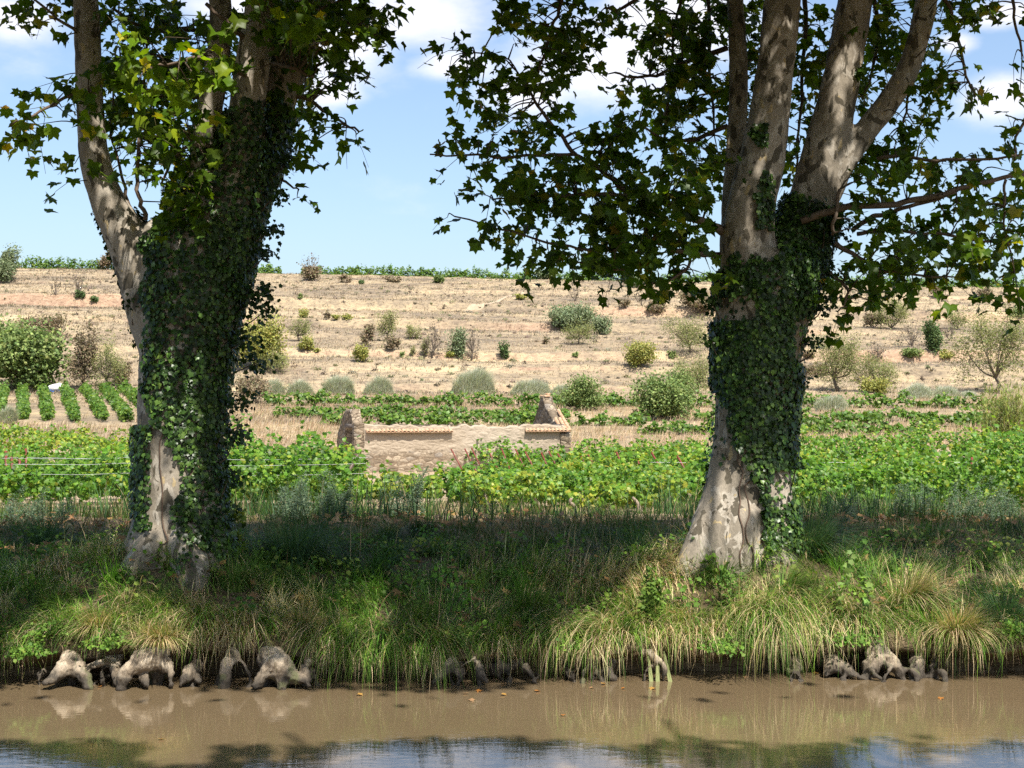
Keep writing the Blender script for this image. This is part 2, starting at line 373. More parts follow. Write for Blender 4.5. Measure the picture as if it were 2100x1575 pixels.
def build_ground():
    prof = [(-300, 1.1), (-40, 1.05), (-14.0, 1.0), (-13.2, .85), (-12.6, .1), (-12, -.9), (-6, -1.2), (-.6, -1.0), (.10, -.7), (.30, -.25), (.36, -.02), (.34, .08), (.26, .15), (.12, .205), (.01, .24), (-.03, .265)]
    ts = np.concatenate([np.arange(0, 6, .09), np.arange(6, 30, .3), np.arange(30, 130, 1.0), np.arange(130, 300, .45), np.array([300, 310, 330, 370, 440, 560, 760, 1000, 1500])])
    nu = 300; u = np.linspace(-1, 1, nu); u = np.sign(u)*(.55*np.abs(u)+.45*np.abs(u)**3)
    rows = []
    for t, zz in prof:
        x = u*34; e = edge_y(x)-14.0
        k = 1.0 if t > -5 else 0.0
        rows.append(np.stack([x, 14+t+e*k+(.06*noise3(x*2.2, zz*5, 0, 3) if -.5 < t else 0), np.full(nu, zz)+((.02*noise3(x*3, t, 0, 4)+lip(x)*(zz-.05)/.23) if zz > .05 and t > -1 else 0)], -1))
    for t in ts:
        Y0 = 14+t; W = 34+.62*max(t, 0); x = u*W; e = (edge_y(x)-14.0)*(1-sstep(4, 14, t))
        rows.append(np.stack([x, Y0+e, ground(x, Y0+e)], -1))
    V = np.concatenate(rows); n = len(rows); idx = np.arange(n*nu).reshape(n, nu)
    q = np.stack([idx[:-1, :-1], idx[:-1, 1:], idx[1:, 1:], idx[1:, :-1]], -1).reshape(-1, 4)
    o = make_mesh('terrain', V, q, M_GROUND, smooth=True); o['kind'] = 'structure'
    x = np.linspace(-34, 34, 40); y = np.linspace(1.0, 15.5, 12)
    g = np.stack(np.meshgrid(x, y), -1).reshape(-1, 2); V = np.column_stack([g, np.zeros(len(g))]); idx = np.arange(len(g)).reshape(12, 40)
    q = np.stack([idx[:-1, :-1], idx[:-1, 1:], idx[1:, 1:], idx[1:, :-1]], -1).reshape(-1, 4)
    o = make_mesh('water', V, q, M_WATER); o['kind'] = 'structure'
    # worn foot path across the slope
    pts = [(1075, 603), (1035, 610), (1000, 624), (965, 636), (910, 640), (820, 635), (720, 624), (620, 620), (545, 622)]
    g = np.array([hit(px, py, 150)[:2] for px, py in pts]); g = spline(g, 10)[:34]
    d = nz(np.gradient(g, axis=0)); s = np.stack([-d[:, 1], d[:, 0]], -1)
    V = []
    for k in (-1, -.5, 0, .5, 1):
        q2 = g+s*k*.4*(1+.25*noise3(np.arange(len(g))*.4, k, 0, 9))[:, None]
        V.append(np.column_stack([q2, ground(q2[:, 0], q2[:, 1])+.16-.10*abs(k)]))
    V = np.stack(V, 1).reshape(-1, 3); idx = np.arange(len(V)).reshape(-1, 5)
    q = np.stack([idx[:-1, :-1], idx[:-1, 1:], idx[1:, 1:], idx[1:, :-1]], -1).reshape(-1, 4)
    m, nt, N, L, b = new_mat('worn_path'); c = n_ramp(N, L, n_noise(N, L, n_coord(N, L), 1.4, 5, .7), [(.3, (.32, .245, .165)), (.7, (.41, .32, .215))])
    L.new(c, b.inputs['Base Color']); b.inputs['Roughness'].default_value = .95
    o = make_mesh('path', V, q, m, smooth=True); o['kind'] = 'structure'
build_ground()

# ------------------------------------------------------------------ the two plane trees
def remesh(V, faces, voxel):
    me = bpy.data.meshes.new('tmp'); me.from_pydata(V.tolist(), [], [list(map(int, f)) for fs in faces for f in fs])
    o = bpy.data.objects.new('tmp', me); COL.objects.link(o)
    md = o.modifiers.new('r', 'REMESH'); md.mode = 'VOXEL'; md.voxel_size = voxel
    sm = o.modifiers.new('s', 'SMOOTH'); sm.iterations = 4; sm.factor = .6
    ev = o.evaluated_get(bpy.context.evaluated_depsgraph_get()); m2 = ev.to_mesh()
    v = np.empty(len(m2.vertices)*3); m2.vertices.foreach_get('co', v); v = v.reshape(-1, 3)
    nr = np.empty(len(m2.vertices)*3); m2.vertices.foreach_get('normal', nr); nr = nr.reshape(-1, 3)
    f = np.array([list(p.vertices) for p in m2.polygons if len(p.vertices) == 4])
    ev.to_mesh_clear(); bpy.data.objects.remove(o); bpy.data.meshes.remove(me)
    return v, nr, f
def limb_tubes(chains, Y):
    V, Fq, Ft, n = [], [], [], 0
    for ch in chains:
        c = spline(np.array([(a, b, r, dy) for a, b, r, dy in ch]), 6)
        pts = np.array([P(a, b, Y+dy) for a, b, r, dy in c]); rad = np.array([r/F*(Y+dy) for a, b, r, dy in c])
        v, f = tube(pts, rad, 20); V.append(v); Fq.append(f[0]+n); Ft.append(f[1]+n); n += len(v)
    return np.concatenate(V), [np.concatenate(Fq), np.concatenate(Ft)]
LEFT_Y, RIGHT_Y = 15.5, 15.8
LEFT_CH = [
 [(340, 1270, 132, 0), (342, 1200, 116, 0), (350, 1140, 98, 0), (362, 1070, 86, 0), (368, 980, 82, 0), (370, 850, 84, 0), (380, 720, 92, 0), (392, 620, 102, 0), (412, 530, 106, 0), (448, 440, 92, 0), (492, 340, 78, .1), (535, 240, 62, .2), (590, 120, 50, .3), (640, 0, 44, .4), (690, -160, 36, .5), (730, -420, 26, .5)],
 [(350, 760, 50, -.05), (318, 640, 56, -.05), (294, 560, 52, -.05), (262, 487, 45, -.1), (220, 410, 35, -.15), (193, 320, 30, -.15), (184, 200, 28, -.15), (180, 100, 28, -.15), (176, 0, 27, -.15), (168, -140, 25, -.2), (150, -420, 19, -.3)],
 [(300, 545, 46, -.1), (322, 480, 34, -.15), (330, 462, 26, -.2)],
 [(455, 450, 60, -.2), (488, 330, 42, -.25), (505, 230, 38, -.3), (522, 110, 36, -.3), (540, -20, 33, -.3), (560, -260, 26, -.4)],
 [(432, 450, 50, -.1), (418, 350, 32, -.15), (424, 260, 28, -.2), (442, 150, 25, -.25), (452, 20, 23, -.25), (440, -200, 18, -.3)],
 [(358, 960, 56, -.02), (342, 1070, 44, -.18), (312, 1130, 36, -.4), (275, 1175, 30, -.5), (240, 1250, 24, -.6)],
 [(368, 950, 58, -.04), (370, 1060, 50, -.2), (384, 1130, 42, -.45), (400, 1185, 36, -.6), (415, 1270, 26, -.75)],
 [(395, 960, 60, -.05), (412, 1070, 54, -.12), (440, 1160, 46, -.2), (470, 1260, 36, -.2)],
]
RIGHT_CH = [
 [(1506, 1270, 140, 0), (1508, 1200, 124, 0), (1512, 1130, 104, 0), (1524, 1050, 92, 0), (1538, 950, 84, 0), (1546, 850, 80, 0), (1555, 720, 90, 0), (1566, 620, 100, 0), (1575, 560, 100, 0), (1580, 520, 92, 0)],
 [(1560, 640, 70, -.1), (1535, 520, 60, -.15), (1540, 430, 52, -.2), (1563, 330, 46, -.25), (1583, 200, 41, -.3), (1600, 50, 38, -.3), (1606, -90, 36, -.3), (1600, -420, 25, -.3)],
 [(1515, 540, 40, .15), (1503, 430, 25, .2), (1510, 300, 21, .25), (1515, 150, 20, .3), (1507, 0, 18, .35), (1500, -160, 16, .4)],
 [(1590, 640, 70, .1), (1636, 500, 60, .1), (1670, 400, 50, .1), (1694, 300, 44, .05), (1722, 180, 39, 0), (1750, 20, 36, 0), (1766, -100, 33, 0), (1795, -420, 22, 0)],
 [(1690, 400, 34, .1), (1728, 335, 28, .1), (1775, 270, 26, .1), (1842, 180, 25, .05), (1882, 80, 23, 0), (1903, -20, 22, 0), (1930, -200, 17, 0)],
 [(1515, 900, 56, -.02), (1495, 1010, 48, -.16), (1456, 1090, 42, -.35), (1428, 1150, 38, -.45), (1395, 1240, 28, -.55)],
 [(1538, 880, 60, -.04), (1525, 1000, 52, -.2), (1508, 1090, 50, -.42), (1496, 1150, 44, -.5), (1485, 1260, 30, -.65)],
 [(1562, 930, 58, -.05), (1572, 1040, 54, -.15), (1588, 1150, 48, -.22), (1604, 1260, 36, -.3)],
]
def build_trunk(chains, Y, parent, seed):
    V, f = limb_tubes(chains, Y)
    v, n, q = remesh(V, f, .03)
    px, py = proj(v)
    low = sstep(6.0, 1.0, v[:, 2])
    d = .030*fbm(v[:, 0]*3.2, v[:, 1]*3.2, v[:, 2]*1.1, seed)+.05*low*fbm(v[:, 0]*3.4, v[:, 1]*3.4, v[:, 2]*.35, seed+9)+.010*fbm(v[:, 0]*11, v[:, 1]*11, v[:, 2]*7, seed+5)
    v = v+n*d[:, None]
    make_mesh('trunk', v, q, M_BARK, parent, smooth=True)
    return v, n, q
def lit_carve(p):                         # gaps of the crown the sun comes through: where would a leaf's shade fall?
    keep = np.ones(len(p), bool); r = rng.random(len(p))
    t0 = p[:, 2]/SUN[2]; w = p-SUN*t0[:, None]                         # on the water
    wpx = w[:, 0]/np.maximum(w[:, 1], 1)*F+CX
    keep &= ~((w[:, 1] < edge_y(w[:, 0])-np.where(wpx < 1130, .5, .12)) & (r < .985))
    t1 = (p[:, 2]-.85)/SUN[2]; g = p-SUN*t1[:, None]; gx, gy = proj(g)       # on the bank
    for (cx, cy_, rx, ry, pr) in LIT_G:
        keep &= ~((((gx-cx)/rx)**2+((gy-cy_)/ry)**2 < 1) & (r < pr))
    keep &= ~((g[:, 1] > 22.0+1.2*noise3(g[:, 0]*.5, 0, 0, 77)) & (r < .97))
    return keep & lit_front(p, r)
def lit_front(p, r):                      # gaps that let the sun reach trunks and hanging sprays
    keep = np.ones(len(p), bool)
    for (x0, x1, y0, y1, pr, Yp) in LIT_T:
        k = p-SUN*((p[:, 1]-Yp)/SUN[1])[:, None]; kx, ky = proj(k); e = 10*noise3(ky*.02, x0, 0, 3)
        keep &= ~((p[:, 1] < Yp-.12) & (kx > x0+e) & (kx < x1+e) & (ky > y0) & (ky < y1) & (r < pr))
    return keep
LIT_G = [(1560, 1285, 460, 115, .985), (1750, 1230, 240, 70, .95), (1250, 1340, 140, 85, .97), (220, 1280, 240, 75, .975), (570, 1340, 130, 60, .95), (330, 1350, 140, 70, .975), (120, 1360, 100, 60, .97), (760, 1210, 60, 25, .8)]
LIT_T = [(275, 345, 820, 1160, .95, 15.05), (310, 420, 640, 1020, .93, 15.0), (370, 415, 1080, 1170, .9, 14.9), (1400, 1550, 820, 1170, .96, 15.2), (1455, 1525, 540, 800, .93, 15.25), (1690, 1790, 60, 360, .9, 15.6), (1510, 1620, 380, 520, .7, 15.3), (1530, 1630, 10, 430, .72, 15.3), (1495, 1530, 180, 400, .6, 15.8), (1800, 1890, 60, 250, .6, 15.6),
         (160, 250, 180, 300, .85, 15.2), (190, 290, 330, 460, .8, 15.2), (480, 560, 100, 260, .8, 15.0), (405, 445, 220, 330, .8, 15.1), (210, 500, 10, 300, .99, 13.5), (220, 490, 10, 290, .96, 14.3), (230, 480, 20, 280, .93, 15.0), (20, 180, 180, 310, .97, 14.4), (560, 800, 0, 120, .95, 14.3), (290, 430, 330, 450, .8, 14.9), (1330, 1450, 340, 450, .96, 14.9), (1680, 1770, 380, 480, .7, 15.0), (1500, 1530, 500, 560, .8, 15.2)]
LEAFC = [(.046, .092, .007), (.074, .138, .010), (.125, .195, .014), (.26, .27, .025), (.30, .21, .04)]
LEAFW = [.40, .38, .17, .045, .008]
def leaf_cloud(clusters, Y, wood_pts, geo, twigs, seed):
    r = np.random.default_rng(seed)
    for (px, py, rx, ry, dens, dy) in clusters:
        n = max(5, int(dens*math.pi*rx*ry/(155 if px < 850 else 135)))
        k = max(1, int(n/7)); 
        a = r.random(k)*2*np.pi; q = np.sqrt(r.random(k))
        cxy = np.stack([px+rx*q*np.cos(a), py+ry*q*np.sin(a)], -1); cd = Y+dy+r.normal(0, .45, k)
        C = np.stack([P(x, y, d) for (x, y), d in zip(cxy, cd)])
        okc = lit_front(C, r.random(k)*.6+.4*(r.random(k) < .5))
        for c in C[okc]:                                       # a spray: a thin twig with leaves along it
            dd = wood_pts-c; dist = np.linalg.norm(dd*np.array([1, .6, 1.2]), axis=1)
            up = wood_pts[np.argmin(dist+np.where(wood_pts[:, 2] < c[2]-.35, 1.5, 0))]
            dv = c-up; ln = np.linalg.norm(dv)
            dv = dv/max(ln, .01)
            if ln < 2.2:
                mid = (up+c)/2+np.array([0, 0, .08*ln])+r.normal(0, .05*ln, 3)
                v, f = tube(spline(np.array([up, mid, c]), 4), np.linspace(.010, .004, 9), 4, False); twigs.add(v, f, (.10, .075, .05))
            m = r.integers(5, 10)
            along = nz(dv*np.array([1, .6, .4])+np.array([0, 0, -.35])+r.normal(0, .35, 3))
            L = r.uniform(.25, .45)
            v, f = tube(np.array([c, c+along*L*.5, c+along*L+np.array([0, 0, -.05])]), [.004, .003, .002], 3, False); twigs.add(v, f, (.14, .12, .05))
            s = r.random(m); pos = c+along*L*s[:, None]+r.normal(0, .055, (m, 3))
            nrm = nz(np.array([.15, -.35, .75])+r.normal(0, .48, (m, 3)))
            tip = nz(along*.6+np.array([0, 0, -.75])+r.normal(0, .55, (m, 3)))
            sz = r.uniform(.062, .132, m)*(1.15 if dy < -.95 else 1)
            V, Fc, Cc = leaves(PLANE_CURL if r.random() < .45 else PLANE_LEAF, pos, nrm, tip, sz, pick(LEAFC, LEAFW, m, .2, r)*(np.array([2.0, 1.75, 1.3]) if dy < -.95 else 1.0)); geo.add(V, Fc, Cc)  # nearest sprays get brighter, yellower leaf colours so they look sunlit
def crown_above(centre, rad, nclump, geo, seed):      # the part of the crown above the picture
    r = np.random.default_rng(seed)
    q = nz(r.normal(0, 1, (nclump, 3)))*(r.random((nclump, 1))**(1/2.4)); C = np.asarray(centre)+q*np.asarray(rad)
    n = 46; pos = (C[:, None]+r.normal(0, .42, (nclump, n, 3))*np.array([1, 1, .6])).reshape(-1, 3)
    px, py = proj(pos)
    keep = ((py < -25) | (pos[:, 1] < .5)) & (pos[:, 2] > 6.4) & lit_carve(pos)
    pos = pos[keep]; m = len(pos)
    nrm = nz(np.array([.2, -.3, .8])+r.normal(0, .5, (m, 3))); tip = nz(np.array([0, 0, -.7])+r.normal(0, .6, (m, 3)))
    V, Fc, Cc = leaves(PLANE_LOW, pos, nrm, tip, r.uniform(.12, .19, m), pick(LEAFC, LEAFW, m, .2, r)); geo.add(V, Fc, Cc)
def ivy_on(v, n, q, mask, count, geo, seed, lift=.06):
    r = np.random.default_rng(seed)
    cen = v[q].mean(1); nor = nz(n[q].mean(1)); px, py = proj(cen)
    w = mask(px, py, nor, cen); w = w/w.sum()
    idx = r.choice(len(q), count, p=w)
    b = r.random((count, 1)); pos = cen[idx]*(1-.3*b)+v[q[idx, 0]]*.3*b
    thick = lift*(.5+1.0*np.clip(fbm(pos[:, 0]*3, pos[:, 1]*3, pos[:, 2]*2.2, seed)+.5, 0, 2))
    pos = pos+nor[idx]*(.01+thick*r.random(count))[:, None]
    nrm = nz(nor[idx]*1.0+np.array([.05, -.15, .35])+r.normal(0, .33, (count, 3)))
    tip = nz(np.array([0, 0, -1.0])+r.normal(0, .5, (count, 3)))
    col = pick([(.022, .050, .009), (.042, .090, .015), (.095, .17, .030), (.015, .034, .008)], [.36, .3, .2, .14], count, .2, r)
    V, Fc, Cc = leaves(IVY_LEAF, pos, nrm, tip, r.uniform(.024, .05, count)*np.where(r.random(count) < .12, 1.35, 1), col); geo.add(V, Fc, Cc)
def ivy_tuft(px, py, Y, k, geo, seed, spread=.12):
    r = np.random.default_rng(seed); pos = P(px, py, Y)+r.normal(0, 1, (k, 3))*np.array([spread, .1, spread*.8])
    V, Fc, Cc = leaves(IVY_LEAF, pos, nz(np.array([.3, -.5, .5])+r.normal(0, .5, (k, 3))), nz(np.array([.2, 0, -1])+r.normal(0, .5, (k, 3))), r.uniform(.032, .055, k),
                       pick([(.018, .040, .008), (.032, .066, .012)], [.6, .4], k, .2, r)); geo.add(V, Fc, Cc)

LEFT_CL = [ # photo px, py, rx, ry, density, depth offset
 (430, 170, 50, 75, .75, -2.1), (320, 160, 55, 50, .7, -2.0), (455, 215, 30, 35, .8, -2.2), (400, 80, 70, 40, .6, -2.0), (500, 40, 80, 40, .5, -2.0), (640, 60, 70, 50, .6, -1.9), (270, 120, 45, 40, .6, -1.9),
 (90, 20, 55, 45, .9, -.4), (60, 8, 40, 25, .8, -.2), (130, 55, 25, 25, .6, -.5), (52, 262, 32, 26, 2.4, -1.3), (90, 232, 40, 22, 2.2, -1.1), (130, 212, 35, 25, 1.8, -.9), (160, 165, 50, 30, 1.2, -.7), (205, 165, 30, 25, .9, -.6),
 (150, 335, 14, 14, .8, -.3), (150, 380, 16, 16, .9, -.3), (190, 360, 14, 14, .6, -.5),
 (290, 60, 90, 70, 1.9, .6), (290, 170, 75, 80, 1.9, .5), (330, 270, 80, 75, 1.3, .3), (360, 350, 70, 60, 1.2, .0), (340, 410, 60, 45, .9, -.2), (260, 280, 35, 60, .7, .4), (400, 420, 50, 50, 1.0, -.6), (250, 25, 60, 40, 1.2, -.4),
 (400, 100, 80, 100, 1.8, .7), (400, 230, 60, 60, 1.4, -.5), (430, 150, 60, 70, 1.4, -1.2), (340, 130, 50, 50, 1.0, -1.1), (300, 170, 50, 40, 1.0, -1.1), (470, 60, 90, 60, .9, -.6), (560, 50, 80, 60, .9, -.7), (640, 40, 80, 60, 1.7, -.5), (720, 50, 60, 50, 1.5, -.3), (770, 70, 28, 30, 1.3, -.3), (740, 15, 60, 30, 1.4, 0),
 (610, 130, 70, 60, .8, -.8), (680, 120, 45, 50, 1.0, .2), (650, 200, 45, 50, 1.1, .2), (640, 270, 35, 35, 1.0, .1), (690, 260, 30, 35, .9, .2), (740, 285, 24, 25, 1.0, .1), (600, 230, 30, 60, .5, -.5), (720, 140, 20, 25, .8, .1), (600, 390, 24, 26, 1.0, 0), (570, 170, 50, 60, .4, -.9), (430, 330, 40, 50, 1.0, -.7), (380, 300, 50, 50, 1.0, -.6), (620, 305, 20, 14, .7, .1)]
RIGHT_CL = [
 (1110, 30, 90, 45, 1.5, -.4), (1130, 90, 50, 55, 1.3, -.4), (1180, 110, 28, 45, 1.1, -.3), (1030, 100, 30, 20, .8, -.3), (950, 125, 48, 32, 1.2, -.5), (1010, 150, 55, 32, 1.4, -.5), (960, 190, 28, 24, 1.0, -.4), (1080, 185, 55, 45, 1.2, -.4), (1120, 140, 40, 40, 1.1, -.4), (1060, 230, 60, 25, 1.1, -.4), (1130, 235, 30, 25, 1.0, -.3), (1110, 170, 26, 20, .8, -.2),
 (930, 280, 32, 14, 1.0, -.5), (985, 290, 32, 22, 1.2, -.5), (900, 312, 32, 14, 1.2, -.6), (960, 325, 45, 20, 1.3, -.5), (1040, 300, 48, 30, 1.2, -.5), (1110, 280, 45, 28, 1.2, -.4), (1090, 255, 30, 25, .9, -.4), (1200, 280, 50, 26, 1.2, -.4), (1260, 265, 55, 24, 1.2, -.3), (1310, 270, 22, 35, 1.1, -.2), (1225, 325, 55, 30, 1.2, -.4),
 (1130, 350, 75, 30, 1.5, -.6), (1050, 380, 55, 30, 1.4, -.5), (1020, 410, 35, 25, 1.3, -.5), (1110, 410, 75, 35, 1.6, -.5), (1200, 390, 70, 40, 1.6, -.5), (1290, 370, 70, 40, 1.5, -.5), (1360, 400, 60, 50, 1.5, -.9), (1260, 440, 70, 45, 1.6, -.4), (1370, 470, 70, 50, 1.5, -.4), (1430, 420, 45, 60, 1.3, -.2), (1400, 370, 50, 40, 1.0, -.9),
 (940, 445, 24, 16, 1.1, -.5), (1000, 460, 38, 20, 1.3, -.5), (1040, 490, 35, 18, 1.3, -.4), (1090, 470, 45, 22, 1.2, -.4), (1110, 510, 45, 22, 1.5, -.5), (1160, 530, 55, 26, 1.7, -.5), (1190, 490, 50, 30, 1.2, -.4), (1250, 520, 60, 32, 1.6, -.5), (1330, 530, 60, 35, 1.4, -.4), (1260, 560, 45, 18, 1.2, -.5), (1340, 580, 35, 22, 1.2, -.4), (1400, 575, 35, 26, 1.3, -.4), (1430, 540, 40, 35, 1.0, -.3), (1390, 510, 50, 25, .8, -.2), (1280, 480, 60, 25, 1.2, .2),
 (1270, 15, 60, 22, 1.0, .2), (1320, 90, 30, 20, .9, .2), (1270, 150, 38, 30, 1.0, .2), (1300, 190, 40, 25, 1.0, .2), (1300, 240, 16, 22, .8, .1), (1380, 50, 60, 60, 1.8, .7), (1400, 150, 65, 70, 1.9, .8), (1400, 250, 55, 55, 1.6, .8), (1430, 320, 45, 45, 1.5, .8), (1350, 120, 30, 50, 1.2, .5), (1360, 220, 30, 40, 1.2, .5),
 (1460, 40, 50, 60, 1.8, .9), (1460, 170, 45, 70, 1.7, .9), (1470, 300, 30, 70, 1.4, .9), (1550, 100, 40, 120, 1.4, 1.0), (1540, 250, 25, 80, 1.2, 1.0), (1650, 60, 50, 80, 1.7, 1.0), (1650, 200, 40, 70, 1.6, 1.0), (1640, 300, 35, 50, 1.2, 1.0), (1630, 350, 25, 40, .9, .9), (1630, 420, 24, 24, .8, .7), (1610, 470, 20, 24, .8, .5),
 (1790, 40, 50, 70, 1.8, .9), (1800, 140, 45, 55, 1.8, .9), (1760, 200, 40, 50, 1.3, .9), (1840, 60, 50, 60, 1.7, .8), (1870, 140, 30, 60, 1.2, .7), (1860, 230, 40, 50, 1.3, .6), (1830, 300, 55, 45, 1.3, .5), (1790, 340, 40, 40, 1.1, .4), (1890, 260, 30, 40, 1.0, .3),
 (1960, 20, 60, 35, 1.5, 0), (1940, 60, 40, 35, 1.0, .1), (1960, 100, 22, 40, .9, 0), (1920, 150, 34, 30, 1.0, 0), (1965, 150, 32, 32, 1.2, -.1), (1985, 185, 30, 22, 1.2, -.1), (2015, 210, 18, 12, .8, -.1), (2080, 10, 45, 25, 1.2, -.2), (2090, 100, 25, 40, 1.2, -.2), (2070, 30, 25, 25, .9, -.1), (2095, 185, 10, 10, .6, -.2),
 (1760, 380, 45, 35, 1.2, -.8), (1850, 350, 60, 25, 1.2, -.2), (1930, 340, 50, 25, 1.1, -.3), (2010, 330, 55, 25, 1.2, -.4), (2085, 330, 40, 40, 1.3, -.5), (2080, 270, 25, 30, 1.0, -.4), (1800, 420, 50, 25, .9, -.4), (1890, 390, 50, 22, 1.0, -.3), (1970, 430, 60, 28, 1.2, -.4), (2060, 420, 55, 35, 1.3, -.5), (1880, 450, 60, 26, 1.1, -.3), (1780, 470, 55, 35, 1.3, -.4), (1850, 510, 60, 35, 1.4, -.4), (1940, 500, 60, 35, 1.4, -.4), (2030, 490, 60, 40, 1.4, -.5), (2085, 510, 35, 40, 1.3, -.5), (1760, 540, 50, 30, 1.4, -.4), (1830, 570, 50, 26, 1.5, -.4), (1900, 560, 45, 30, 1.4, -.4), (1970, 555, 45, 28, 1.2, -.5), (1770, 600, 40, 26, 1.4, -.5), (1740, 640, 32, 20, 1.4, -.5), (1720, 590, 24, 30, 1.2, -.4), (1850, 600, 26, 14, 1.1, -.5), (1985, 590, 24, 20, 1.1, -.5), (2040, 590, 26, 14, 1.0, -.5), (2090, 580, 26, 30, 1.2, -.5), (2095, 630, 16, 14, 1.0, -.5), (1925, 590, 16, 10, .8, -.5)]
LEFT_BR = [[(205, 90, 6, -.15), (120, 40, 4, -.3), (50, -20, 3, -.3)], [(195, 190, 6, -.3), (150, 195, 5, -.8), (90, 225, 4, -1.1), (20, 258, 2, -1.3)], [(268, 470, 6, -.2), (260, 400, 5, -.1), (240, 330, 4, 0), (225, 250, 3, .1), (250, 120, 3, .3)], [(300, 450, 7, -.2), (283, 390, 6, -.2), (282, 300, 5, -.1), (290, 200, 4, .2), (310, 60, 4, .4)],
           [(600, 100, 9, .3), (660, 60, 6, .0), (720, 50, 5, -.2), (785, 80, 3, -.3)], [(560, 210, 8, .2), (620, 200, 6, .2), (680, 240, 4, .2), (735, 270, 3, .1)], [(545, 330, 6, .1), (580, 370, 4, .1), (610, 390, 2, .1)], [(510, 160, 8, -.4), (450, 130, 6, -.9), (400, 120, 5, -1.2), (310, 140, 3, -1.2)], [(500, 80, 8, -.4), (470, 50, 6, -.6), (420, 10, 5, -.6)], [(430, 300, 6, -.3), (390, 300, 5, -.5), (350, 330, 4, -.3), (330, 380, 3, -.3)], [(600, 60, 7, 0), (640, 30, 5, -.4), (700, 0, 4, -.4)], [(400, 60, 8, .6), (300, 60, 6, .6), (230, 20, 4, .3)], [(430, 200, 6, .3), (350, 200, 5, .4), (270, 190, 4, .5)], [(560, 130, 6, -.5), (600, 140, 5, -.8), (640, 160, 4, -.6)]]
RIGHT_BR = [[(1500, 485, 14, -.2), (1440, 455, 11, -.3), (1370, 420, 9, -.4), (1290, 395, 8, -.4), (1235, 350, 7, -.4), (1180, 315, 6, -.4), (1130, 255, 5, -.4), (1100, 210, 4, -.4), (1060, 150, 3, -.4), (1035, 118, 2, -.4), (960, 110, 2, -.5)],
            [(1290, 402, 6, -.4), (1200, 400, 5, -.5), (1100, 400, 4, -.5), (1010, 410, 2, -.5)], [(1180, 318, 5, -.4), (1080, 320, 4, -.5), (980, 320, 3, -.5), (880, 318, 2, -.6)], [(1480, 525, 9, -.1), (1420, 520, 7, -.3), (1340, 500, 6, -.4), (1230, 515, 4, -.4), (1100, 490, 3, -.4), (930, 440, 2, -.5)], [(1340, 500, 5, -.4), (1300, 550, 4, -.5), (1180, 540, 2, -.5)], [(1420, 520, 5, -.3), (1400, 560, 4, -.4), (1340, 585, 2, -.4)],
            [(1130, 60, 5, -.4), (1115, 120, 4, -.4), (1090, 180, 3, -.4)], [(1250, -120, 9, -.3), (1170, -30, 6, -.4), (1130, 60, 4, -.4)], [(1360, -60, 8, .2), (1290, 10, 5, .2), (1240, 20, 3, .2)], [(1490, 100, 8, .6), (1400, 130, 6, .6), (1320, 160, 4, .3), (1260, 150, 3, .2)], [(1490, 260, 7, .6), (1400, 290, 5, .6), (1310, 260, 3, 0)], [(1360, 300, 4, .4), (1380, 100, 4, .7), (1400, -40, 5, .8)],
            [(1640, 455, 11, -.3), (1740, 425, 9, -.5), (1880, 412, 8, -.5), (1960, 390, 7, -.5), (2040, 368, 6, -.5), (2130, 350, 5, -.5)], [(1745, 475, 8, 0), (1790, 445, 7, -.2), (1850, 430, 6, -.3), (1960, 395, 4, -.5)], [(1755, 482, 6, -.2), (1830, 470, 5, -.3), (1930, 482, 4, -.4), (2050, 500, 3, -.5)], [(1710, 500, 7, -.3), (1780, 540, 5, -.4), (1840, 560, 4, -.4), (1960, 570, 2, -.5)], [(1700, 560, 5, -.3), (1740, 600, 4, -.5), (1720, 640, 2, -.5)], [(1720, 390, 5, -.6), (1712, 450, 5, -.7), (1707, 485, 4, -.6)], [(1780, 330, 6, .2), (1850, 320, 5, 0), (1960, 330, 4, -.3), (2090, 320, 3, -.5)], [(1890, -40, 7, 0), (1950, 20, 5, 0), (1975, 130, 4, 0), (2000, 200, 2, -.1)], [(2060, -60, 6, -.2), (2080, 20, 4, -.2), (2095, 110, 3, -.2)], [(2130, 200, 6, -.4), (2090, 270, 4, -.4), (2080, 330, 3, -.5)], [(1650, -40, 8, 1), (1650, 100, 6, 1), (1640, 250, 4, 1), (1632, 360, 3, .9)], [(1790, -30, 7, .9), (1800, 100, 5, .9), (1770, 200, 3, .9)], [(1870, 60, 5, .5), (1870, 160, 4, .6), (1850, 260, 3, .6)], [(2060, 370, 4, -.5), (2060, 440, 3, -.5), (2080, 560, 2, -.5)], [(1450, -50, 6, .9), (1455, 100, 5, .9), (1465, 280, 3, .9)]]
